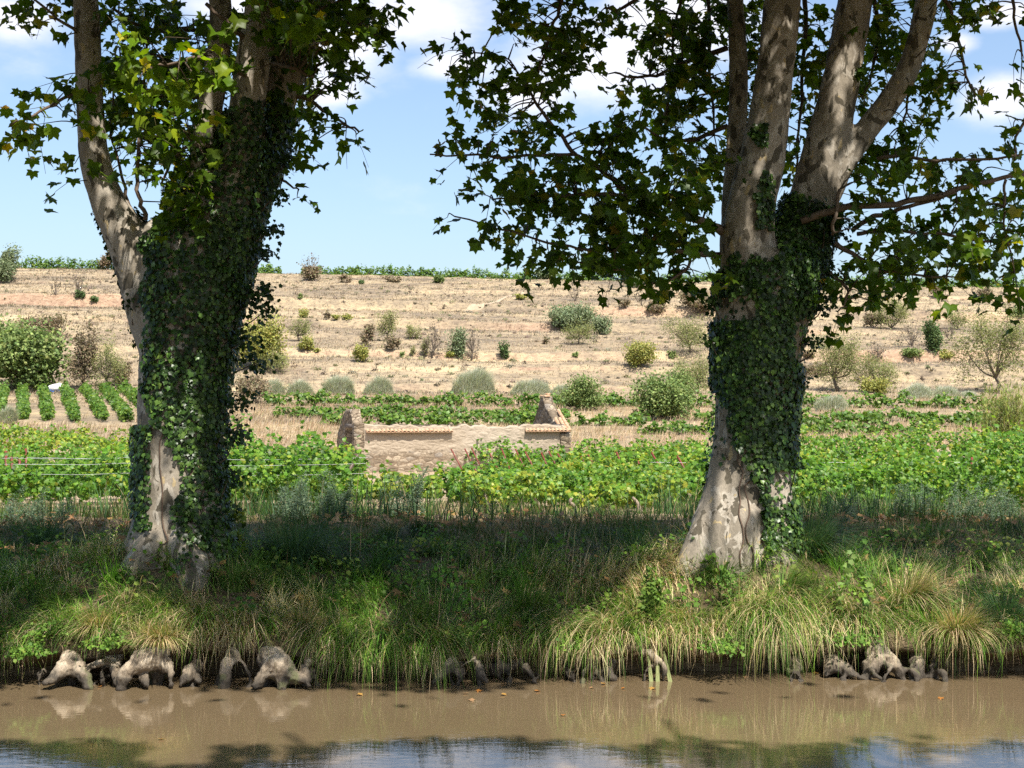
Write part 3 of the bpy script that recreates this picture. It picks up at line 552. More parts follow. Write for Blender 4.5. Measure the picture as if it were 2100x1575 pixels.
def plane_tree(Y, chains, clusters, branches, base, label, centre, ivy_mask, ivy_n, tufts, seed):
    t = thing('plane_tree', label, 'tree', base, 'plane trees on the canal bank')
    v, n, q = build_trunk(chains, Y, t, seed)
    br = Geo(); wood = []
    for ch in branches:
        c = spline(np.array(ch), 6); pts = np.array([P(a, b, Y+d) for a, b, r, d in c])
        pts = pts+np.stack([.02*noise3(np.arange(len(pts))*.7, k, seed, 3) for k in range(3)], -1)
        tv, tf = tube(pts, c[:, 2]*(Y/F)*.75, 6); br.add(tv, tf, (.15, .11, .08)); wood.append(pts)
    for ch in chains[:5]:
        c = spline(np.array(ch), 6); wood.append(np.array([P(a, b, Y+d) for a, b, r, d in c if b < 560]).reshape(-1, 3))
    # boughs of the crown above
    r = np.random.default_rng(seed+4)
    for k in range(9):
        a = k/9*2*np.pi+r.uniform(-.3, .3); p0 = np.array([centre[0], Y, 8.0+r.uniform(0, 2.5)]); p1 = np.array([centre[0]+4.2*math.cos(a), centre[1]+4.8*math.sin(a), 10.3+r.uniform(-.6, 2.5)])
        if p1[2] < 2.7+.33*max(p1[1], 0): p1[2] = 2.9+.33*p1[1]
        tv, tf = tube(spline(np.array([p0, (p0+p1)/2+np.array([0, 0, .7]), p1]), 5), np.linspace(.11, .03, 11), 7); br.add(tv, tf, (.22, .19, .15))
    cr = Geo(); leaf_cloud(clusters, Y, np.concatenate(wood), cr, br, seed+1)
    crown_above(centre, (7.6, 6.9, 4.8), 820, cr, seed+2)
    br.build('branch', M_TWIG, t, True)
    cr.build('crown', M_PLANE, t)
    iv = Geo(); ivy_on(v, n, q, ivy_mask, ivy_n, iv, seed+3)
    for i, (px, py, k, sp) in enumerate(tufts): ivy_tuft(px, py, Y-.25, int(k*1.9), iv, seed*100+i, sp)
    iv.build('ivy', M_IVY, t)
    px, py = proj(v); stg = Geo(); rr = np.random.default_rng(seed+8)
    for (ax, bx, cx_) in ([(1530, 1505, 1515), (1545, 1548, 1560), (1575, 1585, 1570)] if Y > 15.6 else [(390, 400, 395), (330, 322, 318), (430, 430, 440)]):
        pts = []
        for yy in np.arange(1160, 700, -28):
            xx = np.interp(yy, [700, 930, 1160], [cx_, bx, ax])+rr.normal(0, 6); m_ = np.nonzero((abs(px-xx) < 9) & (abs(py-yy) < 9))[0]
            if len(m_): j = m_[np.argmin(v[m_, 1])]; pts.append(v[j]+n[j]*.008)
        if len(pts) > 4: tv, tf = tube(spline(np.array(pts), 3), np.linspace(.010, .005, (len(pts)-1)*3+1), 5); stg.add(tv, tf, (.13, .09, .065))
    for (ax, ay, k_, sp_) in tufts:
        c = P(ax, ay, Y-.25); j = np.argmin(np.linalg.norm(v-c-np.array([0, 0, -.25]), axis=1)); tv, tf = tube(spline(np.array([v[j], (v[j]+c)/2+rr.normal(0, .03, 3), c, c+np.array([.06, 0, .04])]), 3), np.linspace(.009, .004, 10), 4); stg.add(tv, tf, (.12, .09, .06))
    stg.build('ivy_stem', M_TWIG, t, True)
    return t, v, n, q
def near_tree(x0, label, seed):
    t = thing('plane_tree', label, 'tree', (x0, -3.0, .95), 'plane trees on the near bank'); r = np.random.default_rng(seed); g = Geo()
    v, f = tube(spline(np.array([(x0, -3.0, .6), (x0, -2.9, 3), (x0+.2, -2.4, 6), (x0+.2, -1.5, 9.5), (x0, -.5, 13)]), 6), np.linspace(.55, .15, 25), 14, wob=.1, seed=seed); g.add(v, f, (.2, .17, .13))
    for k in range(8):
        a = k/8*2*np.pi; p0 = np.array([x0, -1.8, 7.5+r.uniform(0, 3)]); p1 = np.array([x0+4*math.cos(a), 1.5+4.5*math.sin(a), 11+r.uniform(-1, 2)])
        tv, tf = tube(spline(np.array([p0, (p0+p1)/2+np.array([0, 0, .6]), p1]), 5), np.linspace(.13, .03, 11), 7); g.add(tv, tf, (.2, .17, .13))
    g.build('trunk', M_TWIG, t, True)
    nc, n = 420, 46; C = np.array([x0, 1.5, 11])+nz(r.normal(0, 1, (nc, 3)))*(r.random((nc, 1))**(1/2.4))*np.array([6.2, 6.5, 4.5]); pos = (C[:, None]+r.normal(0, .42, (nc, n, 3))).reshape(-1, 3)
    w = pos-SUN*(pos[:, 2]/SUN[2])[:, None]; wx, wy = proj(w); px, py = proj(pos)
    lim = 11.40+.18*noise3(w[:, 0]*1.3, w[:, 1]*.8, 0, 7)+.08*r.normal(0, 1, len(pos)); sx = (w[:, 0]/11*F+CX); lim = np.where((sx > 285) & (sx < 440), 10.7, lim)
    keep = ((py < -25) | (pos[:, 1] < .3)) & (w[:, 1] < lim) & (pos[:, 2] > 5.5)
    pos = pos[keep]; m = len(pos); g = Geo()
    g.add(*leaves(PLANE_LOW, pos, nz(np.array([.2, -.3, .8])+r.normal(0, .5, (m, 3))), nz(np.array([0, 0, -.7])+r.normal(0, .6, (m, 3))), r.uniform(.12, .19, m), pick(LEAFC, LEAFW, m, .2, r))); g.build('crown', M_PLANE, t)
def mask_left(px, py, nor, cen):
    b = np.interp(py, [200, 250, 330, 400, 450, 500, 600, 700, 800, 880, 950, 1020, 1100, 1150], [470, 440, 410, 360, 335, 300, 290, 300, 312, 330, 345, 352, 380, 420])
    b = b+22*noise3(0, py*.02, 0, 8)+14*noise3(cen[:, 2]*2, px*.01, 0, 9)
    w = (px > b).astype(float)
    w = np.where((nor[:, 1] > .25) & (py > 430), 1.0, w)
    w = w*(py > 225+40*noise3(px*.03, 0, 0, 4))*(py < 1140+50*noise3(px*.03, 2, 0, 17))
    st = (px > 276) & (px < 312) & (py > 870) & (py < 1090); w = np.where(st, .8, w)
    hole = noise3(px*.018, py*.013, 0, 12) > .62; w = np.where(hole & (py > 760) & (px < 420), .25, w)
    return w*(.35+np.clip(.6+fbm(cen[:, 0]*2, cen[:, 1]*2, cen[:, 2]*2, 33), 0, 1.5))+1e-9
def mask_right(px, py, nor, cen):
    b = np.interp(py, [500, 540, 700, 790, 840, 900, 960, 1050, 1130], [1500, 1462, 1458, 1465, 1498, 1520, 1532, 1545, 1560])+24*noise3(0, py*.022, 0, 18)*(py > 760)+9*noise3(px*.02, py*.05, 0, 19)
    w = (px > b)*(py > 538+34*noise3(px*.021, 0, 0, 14)+22*noise3(px*.07, 0, 0, 15))*(py < 1150+45*noise3(px*.035, 4, 0, 16))
    w = np.where((nor[:, 1] > .3) & (py > 610+90*noise3(px*.03, cen[:, 2], 0, 23)) & (py < 1000), 1.0, w)
    w = np.where((px > 1595) & (px < 1745) & (py > 420-.25*(px-1640)+35*noise3(px*.03, 1, 0, 2)) & (py <= 590), 1.6, w)
    w = np.where((abs(px-1568-12*noise3(py*.03, 0, 0, 5)) < 17) & (py > 255) & (py < 470) & (noise3(px*.03, py*.022, 0, 6) > -.15) & (nor[:, 1] < 0), .9, w)
    hole = (noise3(px*.017, py*.011, 0, 21) > .45) & ((px < 1590) | (py > 650)); w = np.where(hole, .06, w)
    return w*(.35+np.clip(.6+fbm(cen[:, 0]*2, cen[:, 1]*2, cen[:, 2]*2, 37), 0, 1.5))+1e-9
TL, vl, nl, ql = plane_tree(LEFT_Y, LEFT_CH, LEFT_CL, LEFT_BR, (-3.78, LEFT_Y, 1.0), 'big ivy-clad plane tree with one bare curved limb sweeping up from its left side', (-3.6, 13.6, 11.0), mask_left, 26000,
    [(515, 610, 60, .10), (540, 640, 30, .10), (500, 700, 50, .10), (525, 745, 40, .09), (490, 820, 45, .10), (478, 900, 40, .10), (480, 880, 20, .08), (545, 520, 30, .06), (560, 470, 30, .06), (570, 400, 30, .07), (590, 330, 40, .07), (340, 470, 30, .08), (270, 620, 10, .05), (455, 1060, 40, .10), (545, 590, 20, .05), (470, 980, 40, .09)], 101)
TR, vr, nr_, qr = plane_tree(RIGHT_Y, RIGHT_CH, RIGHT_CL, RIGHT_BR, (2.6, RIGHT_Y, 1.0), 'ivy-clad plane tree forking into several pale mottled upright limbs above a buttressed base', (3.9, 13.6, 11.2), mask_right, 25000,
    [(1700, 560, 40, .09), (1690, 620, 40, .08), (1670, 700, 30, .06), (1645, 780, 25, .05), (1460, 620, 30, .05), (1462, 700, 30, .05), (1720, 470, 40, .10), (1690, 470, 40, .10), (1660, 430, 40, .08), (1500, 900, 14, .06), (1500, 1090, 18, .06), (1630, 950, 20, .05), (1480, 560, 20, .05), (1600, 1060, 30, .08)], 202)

near_tree(-4.6, 'near-bank plane tree left of the viewer, known by its shade on the water', 301)
near_tree(4.4, 'near-bank plane tree right of the viewer, known by its shade on the water', 302)
# knuckled roots at the waterline (parts of the trees)
def root(tree, chains, seed):
    V, Fq, Ft, n = [], [], [], 0
    for ch in chains:
        ch = np.array(ch, float); ch[:, 2] *= np.linspace(1.15, .72, len(ch)); ch[:, 3] += .03; ch[0, 3] += .14; c = spline(ch, 5); c[:, :2] += np.stack([3*noise3(np.arange(len(c))*.5, seed, k, 2) for k in (0, 1)], -1); pts = np.array([P(a, b, d) for a, b, r, d in c]); rad = c[:, 2]*c[:, 3]/F
        v, f = tube(pts, rad, 12); V.append(v); Fq.append(f[0]+n); Ft.append(f[1]+n); n += len(v)
    rr = np.random.default_rng(seed+70); c0 = np.array([p[:2] for ch in chains for p in ch], float)
    for _ in range(3):
        a = c0[rr.integers(len(c0))]; a2 = P(a[0], min(a[1], 1375), 13.95 if a[0] < 1000 else 14.15); e = a2+np.array([rr.uniform(-.22, .22), -rr.uniform(.15, .3), 0]); e[2] = -.05
        v, f = tube(spline(np.array([a2, (a2+e)/2+rr.normal(0, .05, 3), e]), 4), np.linspace(.032, .02, 9), 7); V.append(v); Fq.append(f[0]+n); Ft.append(f[1]+n); n += len(v)
    v, nr2, q = remesh(np.concatenate(V), [np.concatenate(Fq), np.concatenate(Ft)], .015)
    v = v+nr2*(.040*fbm(v[:, 0]*7, v[:, 1]*7, v[:, 2]*7, seed)-.035*np.abs(noise3(v[:, 0]*11, v[:, 1]*11, v[:, 2]*4, seed+4))+.016*fbm(v[:, 0]*21, v[:, 1]*21, v[:, 2]*15, seed+2)+.008*noise3(v[:, 0]*45, v[:, 1]*45, v[:, 2]*40, seed))[:, None]
    make_mesh('root', v, q, M_ROOT, tree, smooth=True)
E = 13.75
root(TL, [[(148, 1350, 20, 13.95), (140, 1362, 24, 13.75), (112, 1388, 15, 13.6), (92, 1408, 11, 13.5)], [(140, 1360, 24, 13.75), (165, 1375, 20, 13.65), (185, 1412, 11, 13.55)], [(128, 1385, 8, 13.6), (100, 1404, 7, 13.45)], [(150, 1358, 20, 13.95), (146, 1385, 17, 13.85), (150, 1412, 15, 13.8)]], 1)
root(TL, [[(240, 1340, 16, 13.95), (215, 1355, 10, 13.8), (182, 1368, 8, 13.7), (172, 1378, 7, 13.65)], [(236, 1345, 16, 13.9), (238, 1380, 12, 13.7), (236, 1410, 8, 13.6)]], 2)
root(TL, [[(330, 1315, 18, 13.95), (315, 1345, 28, 13.75), (275, 1365, 22, 13.6), (252, 1395, 14, 13.5), (248, 1415, 10, 13.5)], [(318, 1350, 26, 13.72), (345, 1375, 14, 13.65), (350, 1410, 9, 13.55)], [(290, 1370, 14, 13.6), (300, 1412, 9, 13.5)], [(318, 1350, 22, 13.9), (322, 1385, 20, 13.82), (325, 1412, 16, 13.8)]], 3)
root(TL, [[(405, 1365, 12, 13.9), (388, 1380, 12, 13.7), (370, 1405, 7, 13.6)], [(400, 1370, 10, 13.8), (410, 1400, 7, 13.6)]], 4)
root(TL, [[(480, 1335, 10, 13.95), (470, 1360, 16, 13.75), (462, 1395, 14, 13.65), (460, 1415, 12, 13.6)]], 5)
root(TL, [[(545, 1345, 20, 13.9), (565, 1365, 30, 13.7), (540, 1390, 20, 13.6), (515, 1412, 12, 13.5)], [(565, 1365, 28, 13.7), (595, 1385, 18, 13.62), (620, 1395, 14, 13.55), (632, 1412, 10, 13.5)], [(570, 1380, 20, 13.62), (575, 1415, 12, 13.5)], [(640, 1350, 10, 13.9), (622, 1372, 9, 13.7), (640, 1400, 9, 13.6)], [(560, 1365, 24, 13.9), (552, 1390, 18, 13.8), (548, 1414, 15, 13.75)]], 6)
root(TR, [[(935, 1345, 16, 14.1), (925, 1365, 18, 13.9), (905, 1385, 14, 13.75), (888, 1402, 9, 13.65)], [(935, 1365, 16, 13.9), (950, 1395, 11, 13.7)], [(975, 1350, 10, 14.0), (985, 1380, 12, 13.8), (1000, 1402, 9, 13.7)]], 7)
root(TR, [[(1062, 1352, 10, 14.2), (1072, 1362, 9, 14.1), (1085, 1378, 9, 13.95), (1102, 1400, 6, 13.8)], [(1070, 1362, 11, 14.1), (1020, 1372, 14, 14.1), (985, 1368, 14, 14.2)]], 8)
for k_, c_ in enumerate([[(1165, 1365, 9, 14.15), (1163, 1380, 7, 14.0), (1168, 1396, 9, 13.95)], [(1212, 1355, 10, 14.15), (1212, 1395, 7, 14.0)], [(1255, 1350, 14, 14.2), (1250, 1375, 11, 14.05), (1258, 1395, 9, 13.95)]]): root(TR, [c_], 20+k_)
root(TR, [[(1280, 1335, 7, 14.3), (1320, 1340, 9, 14.1), (1350, 1352, 9, 14.0), (1360, 1375, 7, 13.95), (1360, 1398, 7, 13.95)]], 10)
root(TR, [[(1630, 1355, 14, 14.3), (1635, 1372, 12, 14.15), (1640, 1398, 9, 14.05)], [(1622, 1365, 10, 14.2), (1622, 1392, 8, 14.1)]], 11)
root(TR, [[(1700, 1350, 16, 14.4), (1708, 1362, 19, 14.2), (1690, 1392, 12, 14.1)], [(1710, 1362, 18, 14.2), (1740, 1378, 15, 14.1), (1768, 1396, 8, 14.0)], [(1730, 1375, 13, 14.1), (1730, 1398, 9, 14.0)]], 12)
root(TR, [[(1795, 1315, 16, 14.5), (1800, 1340, 24, 14.3), (1785, 1370, 18, 14.15), (1778, 1400, 15, 14.05)], [(1802, 1340, 22, 14.3), (1830, 1362, 20, 14.15), (1852, 1398, 14, 14.05)]], 13)
root(TR, [[(1880, 1345, 12, 14.4), (1882, 1365, 15, 14.2), (1890, 1395, 10, 14.1)], [(1915, 1350, 7, 14.4), (1912, 1375, 9, 14.2), (1916, 1398, 7, 14.1)], [(1890, 1385, 9, 14.15), (1912, 1392, 8, 14.1)]], 14)
#REST
# ------------------------------------------------------------------ the ruined stone house
def stone_mat(name, plaster):
    m, nt, N, L, b = new_mat(name)
    v = n_coord(N, L, (1, 1, 1.9)); wob = n_noise(N, L, v, 2.4, 3)
    dv = N.new('ShaderNodeVectorMath'); dv.operation = 'MULTIPLY_ADD'; L.new(wob, dv.inputs[0]); dv.inputs[1].default_value = (.12, .12, .12); L.new(v, dv.inputs[2])
    vo = N.new('ShaderNodeTexVoronoi'); vo.inputs['Scale'].default_value = 2.7; L.new(dv.outputs[0], vo.inputs['Vector'])
    ve = N.new('ShaderNodeTexVoronoi'); ve.feature = 'DISTANCE_TO_EDGE'; ve.inputs['Scale'].default_value = 2.7; L.new(dv.outputs[0], ve.inputs['Vector'])
    sep = N.new('ShaderNodeSeparateColor'); L.new(vo.outputs['Color'], sep.inputs[0])
    c = n_ramp(N, L, sep.outputs[0], [(.1, (.18, .145, .105)), (.45, (.285, .23, .165)), (.7, (.385, .32, .235)), (.95, (.25, .22, .185))])
    gap = n_step(N, L, ve.outputs['Distance'], .07, .02)
    c = n_mix(N, L, gap, c, (.10, .075, .05) if not plaster else (.20, .15, .105))
    fine = n_noise(N, L, v, 9, 5, .65); big = n_noise(N, L, v, .8, 4)
    c = n_mix(N, L, 1.0, c, n_ramp(N, L, fine, [(.3, (.58, .58, .58)), (.7, (1.2, 1.17, 1.12))]), 'MULTIPLY')
    h = ve.outputs['Distance']
    if plaster:
        sp = N.new('ShaderNodeSeparateXYZ'); tc = N.new('ShaderNodeTexCoord'); L.new(tc.outputs['Object'], sp.inputs[0])
        k = N.new('ShaderNodeMath'); k.operation = 'MULTIPLY_ADD'; L.new(big, k.inputs[0]); k.inputs[1].default_value = 1.6; L.new(sp.outputs['X'], k.inputs[2])
        a = n_step(N, L, k.outputs[0], 6.05, 6.15); a2 = n_step(N, L, k.outputs[0], 9.35, 9.2)
        mm = N.new('ShaderNodeMath'); mm.operation = 'MULTIPLY'; L.new(a, mm.inputs[0]); L.new(a2, mm.inputs[1])
        up = N.new('ShaderNodeMath'); up.operation = 'MULTIPLY_ADD'; L.new(fine, up.inputs[0]); up.inputs[1].default_value = 1.1; L.new(sp.outputs['Z'], up.inputs[2])
        c = n_mix(N, L, n_step(N, L, up.outputs[0], 1.6, 1.85), c, n_ramp(N, L, fine, [(.3, (.27, .22, .16)), (.7, (.38, .315, .235))]))   # old render below the eaves
        c = n_mix(N, L, mm.outputs[0], c, n_ramp(N, L, fine, [(.3, (.31, .255, .19)), (.7, (.41, .345, .265))]))
    L.new(c, b.inputs['Base Color']); b.inputs['Roughness'].default_value = .95; b.inputs['Specular IOR Level'].default_value = .1
    n_bump(N, L, h, b, .9, .06); return m
M_STONE = stone_mat('rubble_stone', False); M_FRONT = stone_mat('rubble_stone_render', True)
def tile_mat():
    m, nt, N, L, b = new_mat('canal_tile'); v = n_coord(N, L)
    c = n_ramp(N, L, n_noise(N, L, v, 6.5, 5, .7), [(.3, (.27, .155, .095)), (.48, (.39, .235, .135)), (.6, (.45, .33, .21)), (.72, (.33, .27, .20))])
    L.new(c, b.inputs['Base Color']); b.inputs['Roughness'].default_value = .9; return m
M_TILE = tile_mat()
HROT = math.radians(17); HO = np.array([-7.5, 71.0, EYE]); HU = np.array([math.cos(HROT), math.sin(HROT), 0]); HD = np.array([-math.sin(HROT), math.cos(HROT), 0])
def build_house():
    gz = -3.35
    t = thing('ruined_house', 'roofless stone farmhouse ruin with ragged gables and rows of orange eave tiles', 'house', HO+np.array([0, 0, gz])); t.rotation_euler.z = HROT
    t['_loc'] = [0.0, 0.0, 0.0]
    def wall(name, prof, thick, along, off, mat, hole=None, seed=0, step=.11):
        """a wall in house coordinates (x along the front, y towards the back, z up from the base); prof = (s, top)"""
        s1 = prof[-1][0]; S = np.arange(prof[0][0], s1+step*.5, step); top = np.interp(S, [p[0] for p in prof], [p[1] for p in prof])
        top = top+.07*noise3(S*2.3, seed, 0, 60+seed)+.06*np.round(noise3(S*4.1, seed, 2, 61+seed)*1.5)/1.5
        nz_ = 28; K = np.linspace(0, 1, nz_); g = Geo(); G = []
        for face in (0, 1):
            Z = K[:, None]*top[None]; D = face*thick+0*Z
            D = D+.035*noise3(S[None]*3+seed, Z*5, face*7, 62)*(1 if face else -1)
            G.append(np.stack([S[None]+0*Z, D, Z], -1))
        V = np.stack(G).reshape(-1, 3)
        n = len(S); idx = np.arange(2*nz_*n).reshape(2, nz_, n)
        def quads(a): return np.stack([a[:-1, :-1], a[:-1, 1:], a[1:, 1:], a[1:, :-1]], -1)
        q0 = quads(idx[0]); q1 = quads(idx[1])[..., ::-1]; keep = np.ones(q0.shape[:2], bool)
        if hole:
            cs = (S[:-1]+S[1:])/2; zc = (K[:-1]+K[1:])[:, None]/2*((top[:-1]+top[1:])/2)[None]
            keep = ~((cs[None] > hole[0]) & (cs[None] < hole[1]) & (zc > hole[2]) & (zc < hole[3]))
        f = [q0[keep], q1[keep]]
        # rim between the two faces (ends, top and hole edges)
        cnt = {}
        for qd in q0[keep]:
            for a, c in zip(qd, np.roll(qd, -1)): cnt[(a, c)] = 1
        rim = [(c, a, a+nz_*n, c+nz_*n) for (a, c) in cnt if (c, a) not in cnt]
        f.append(np.array(rim))
        V2 = np.stack([V[:, 0], V[:, 1], V[:, 2]], -1) if along == 'x' else np.stack([V[:, 1], V[:, 0], V[:, 2]], -1)
        if along == 'y': f = [a[:, ::-1] for a in f]
        V2 = V2+np.asarray(off)
        return make_mesh(name, V2, np.concatenate(f), mat, t)
    Z = lambda z: z-EYE-gz                       # world height above the water to height above the house base
    wall('front_wall', [(0.0, Z(1.93)), (.5, Z(1.88)), (4.8, Z(1.86)), (5.0, Z(1.80)), (5.3, Z(1.9)), (8.6, Z(1.88)), (10.52, Z(1.86))], .5, 'x', (0, 0, 0), M_FRONT, seed=1)
    wall('gable_wall', [(-.03, Z(1.95)), (.35, Z(2.05)), (.7, Z(2.40)), (1.0, Z(2.44)), (1.05, Z(2.66)), (2.3, Z(2.68)), (2.6, Z(2.55)), (3.1, Z(2.4)), (4.0, Z(1.95)), (4.6, Z(1.55)), (5.0, Z(1.2))], .5, 'y', (-.47, 0, 0), M_STONE, hole=(.75, 2.35, -1, Z(1.72)), seed=2)
    wall('gable_wall', [(-.1, Z(1.42)), (.3, Z(1.62)), (1.5, Z(2.28)), (2.2, Z(2.66)), (2.9, Z(3.2)), (3.1, Z(3.45)), (3.45, Z(3.47)), (3.7, Z(3.0)), (4.4, Z(2.2)), (5.0, Z(1.6))], .55, 'y', (10.52, 0, 0), M_STONE, seed=3)
    wall('rear_wall', [(.0, Z(1.35)), (4, Z(1.5)), (7, Z(1.3)), (10.5, Z(1.5))], .45, 'x', (.05, 4.6, 0), M_STONE, seed=4)
    v, f = box((-.22, 1.55, Z(1.86)), (.56, 1.95, .22)); make_mesh('lintel', v, f, plain('weathered_beam', (.12, .10, .085), .9), t)
    v, f = box((-.2, 1.55, Z(.35)), (.05, .08, 1.9)); 
    # sloping remnants of the roof bed above the eaves, then the tile rows
    for (a, b_) in ((.12, 4.72), (8.55, 10.95)):
        S = np.arange(a, b_, .1); g = Geo(); n = len(S); prof = [(-.17, 1.60), (-.05, 1.66), (.16, 1.80), (.42, 1.93), (.42, 1.82), (-.10, 1.585)]
        V = np.stack([np.stack([S, np.full(n, y)+.03*noise3(S*3, k, 0, 70), np.full(n, Z(z))+.035*noise3(S*4, k*3, 0, 71)], -1) for k, (y, z) in enumerate(prof)], 1)
        m = len(prof); idx = np.arange(n*m).reshape(n, m)
        q = np.stack([idx[:-1], np.roll(idx[:-1], -1, 1), np.roll(idx[1:], -1, 1), idx[1:]], -1).reshape(-1, 4)
        make_mesh('roof_bed', V.reshape(-1, 3), [q, idx[:1], idx[-1:, ::-1]], M_STONE, t)
        g = Geo(); k = 0
        for x in np.arange(a, b_-.1, .205):                      # barrel tiles side by side, slightly uneven
            r = random.uniform(.088, .1); A = np.linspace(0, np.pi, 8); out = random.uniform(-.30, -.25); dz = random.uniform(-.012, .012)
            for kk, (y0, z0, y1, z1) in enumerate([(out, 1.575, .1, 1.72)]):
                ring = lambda y, z, rr: np.stack([x+.1+rr*np.cos(A), np.full(8, y), Z(z)+dz+rr*.8*np.sin(A)-.02], -1)
                V = np.concatenate([ring(y0, z0, r), ring(y1, z1, r*.85), ring(y0, z0, r-.018), ring(y1, z1, r*.85-.018)]); i = np.arange(32).reshape(4, 8)
                Q = [np.stack([i[p][:-1], i[p][1:], i[s_][1:], i[s_][:-1]], -1) for p, s_ in ((0, 1), (2, 0), (3, 2))]
                g.add(V, np.concatenate(Q))
            V = np.stack([np.array([x-.01, out+.01, Z(1.552)]), np.array([x+.21, out+.01, Z(1.552)]), np.array([x+.21, .05, Z(1.67)]), np.array([x-.01, .05, Z(1.67)])])
            V = np.concatenate([V, V-np.array([0, 0, .018])]); g.add(V, np.array([[0, 1, 2, 3], [7, 6, 5, 4], [0, 4, 5, 1], [1, 5, 6, 2], [2, 6, 7, 3], [3, 7, 4, 0]]))
        g.build('eave_tiles', M_TILE, t)
    g = Geo()                                                     # verge tiles left on the front slope of the far gable
    for k in range(7):
        s = .05+k*.27; z = np.interp(s, [-.1, .3, 1.5, 2.2], [1.5, 1.70, 2.36, 2.76])
        for xx in (10.6, 10.84, 11.04):
            if (k > 3 and xx < 10.9) or (k > 5 and xx < 11): continue
            A = np.linspace(0, np.pi, 7); r = .1; d = np.array([0, .27, .2]); c = np.array([xx, s-.1, Z(z)-.01+random.uniform(-.01, .015)])
            ring = lambda o, rr: c+o+np.stack([rr*np.cos(A), 0*A-.3*rr*np.sin(A), rr*np.sin(A)*.85], -1)
            V = np.concatenate([ring(0*d, r), ring(d*1.15, r*.8), ring(0*d, r-.02), ring(d*1.15, r*.8-.02)]); i = np.arange(28).reshape(4, 7)
            g.add(V, np.concatenate([np.stack([i[p][:-1], i[p][1:], i[s_][1:], i[s_][:-1]], -1) for p, s_ in ((0, 1), (2, 0), (3, 2))]))
    g.build('verge_tiles', M_TILE, t)
    g = Geo()
    for k, (x, y, z, s) in enumerate([(10.8, 3.2, 3.46, .22), (10.65, 3.45, 3.44, .2), (10.9, 3.3, 3.54, .18), (10.75, 3.05, 3.44, .15)]):
        v, f = box((x, y, Z(z)), (s*1.5, s, s*.55), k); g.add(v+.02*np.random.default_rng(k).normal(0, 1, v.shape), f)
    g.build('ridge_stone', M_TILE, t)
build_house()

# ------------------------------------------------------------------ vine rows
VC_NEAR = ([(.105, .225, .020), (.075, .175, .018), (.165, .28, .027), (.29, .34, .042), (.045, .105, .014)], [.38, .27, .2, .07, .08])
VC_YEL = ([(.145, .255, .024), (.25, .32, .034), (.09, .185, .020), (.34, .33, .045)], [.35, .3, .25, .1])
VC_FAR = ([(.095, .185, .024), (.135, .225, .032), (.065, .13, .02), (.19, .26, .04)], [.4, .3, .2, .1])
def row_foliage(p0, p1, h, w, per_m, size, cols, seed, lift=.25, shoots=.0, gaps=0.0, bottom=.12):
    r = np.random.default_rng(seed); p0 = np.array(p0, float); p1 = np.array(p1, float); Ln = np.linalg.norm(p1-p0); n = int(Ln*per_m)
    kk = 9; ns = max(n//kk, 4); n = ns*kk; s = np.clip(np.repeat(r.random(ns), kk)+r.normal(0, size*1.15/Ln, n), 0, 1); xy = p0+(p1-p0)*s[:, None]; d = (p1-p0)/Ln; sd = np.array([-d[1], d[0]])
    bush = 1+.26*noise3(s*Ln*.8, seed*3.1, 0, 5)+.30*noise3(s*Ln*2.1, seed*1.7, 0, 6)
    a = np.repeat(r.uniform(-1.15, np.pi+1.15, ns), kk)+r.normal(0, size*.9/w, n); q = np.clip(np.repeat(r.random(ns)**.45, kk)+r.normal(0, .12, n), 0, 1.25)
    hh = h*bush; zc = lift+(hh-lift)*.48; half = (hh-lift)*.55
    off = np.cos(a)*w*bush*q; z = np.maximum(zc+np.sin(a)*half*q, bottom*r.random(n)+.06)
    k = r.random(n) < shoots; z = np.where(k, hh+r.random(n)**2*.38*h*(noise3(s*Ln*3.3, seed, 0, 8) > .25), z)
    if gaps > 0:
        keep = noise3(s*Ln*.28, seed*.7, 0, 9)*.5+.5 > gaps; keep = keep if keep.sum() > 20 else ~keep; xy, off, z, a = xy[keep], off[keep], z[keep], a[keep]; n = len(a)
    pos = np.column_stack([xy+sd*off[:, None], z]); pos[:, 2] += ground(pos[:, 0], pos[:, 1])
    out = np.column_stack([sd[0]*np.cos(a), sd[1]*np.cos(a), np.sin(a)])
    nrm = nz(out*.5+np.array([.12, -.3, .55])+r.normal(0, .5, (n, 3))); tip = nz(np.array([0, 0, -.8])+r.normal(0, .6, (n, 3)))
    return leaves(VINE_LEAF, pos, nrm, tip, r.uniform(.75, 1.3, n)*size, pick(cols[0], cols[1], n, .16, r))
def vine_stock(row, x, y, h, seed):
    r = np.random.default_rng(seed); z = float(ground(x, y)); p = np.array([[x, y, z-.1], [x+r.normal(0, .03), y+r.normal(0, .03), z+h*.4], [x+r.normal(0, .05), y, z+h*.75], [x+r.normal(0, .1), y, z+h]])
    v, f = tube(spline(p, 3), np.linspace(.045, .03, 10), 6, wob=.3, seed=seed); g = Geo(); g.add(v, f, (.28, .22, .17)); g.build('vine_stock', M_TWIG, row, True)
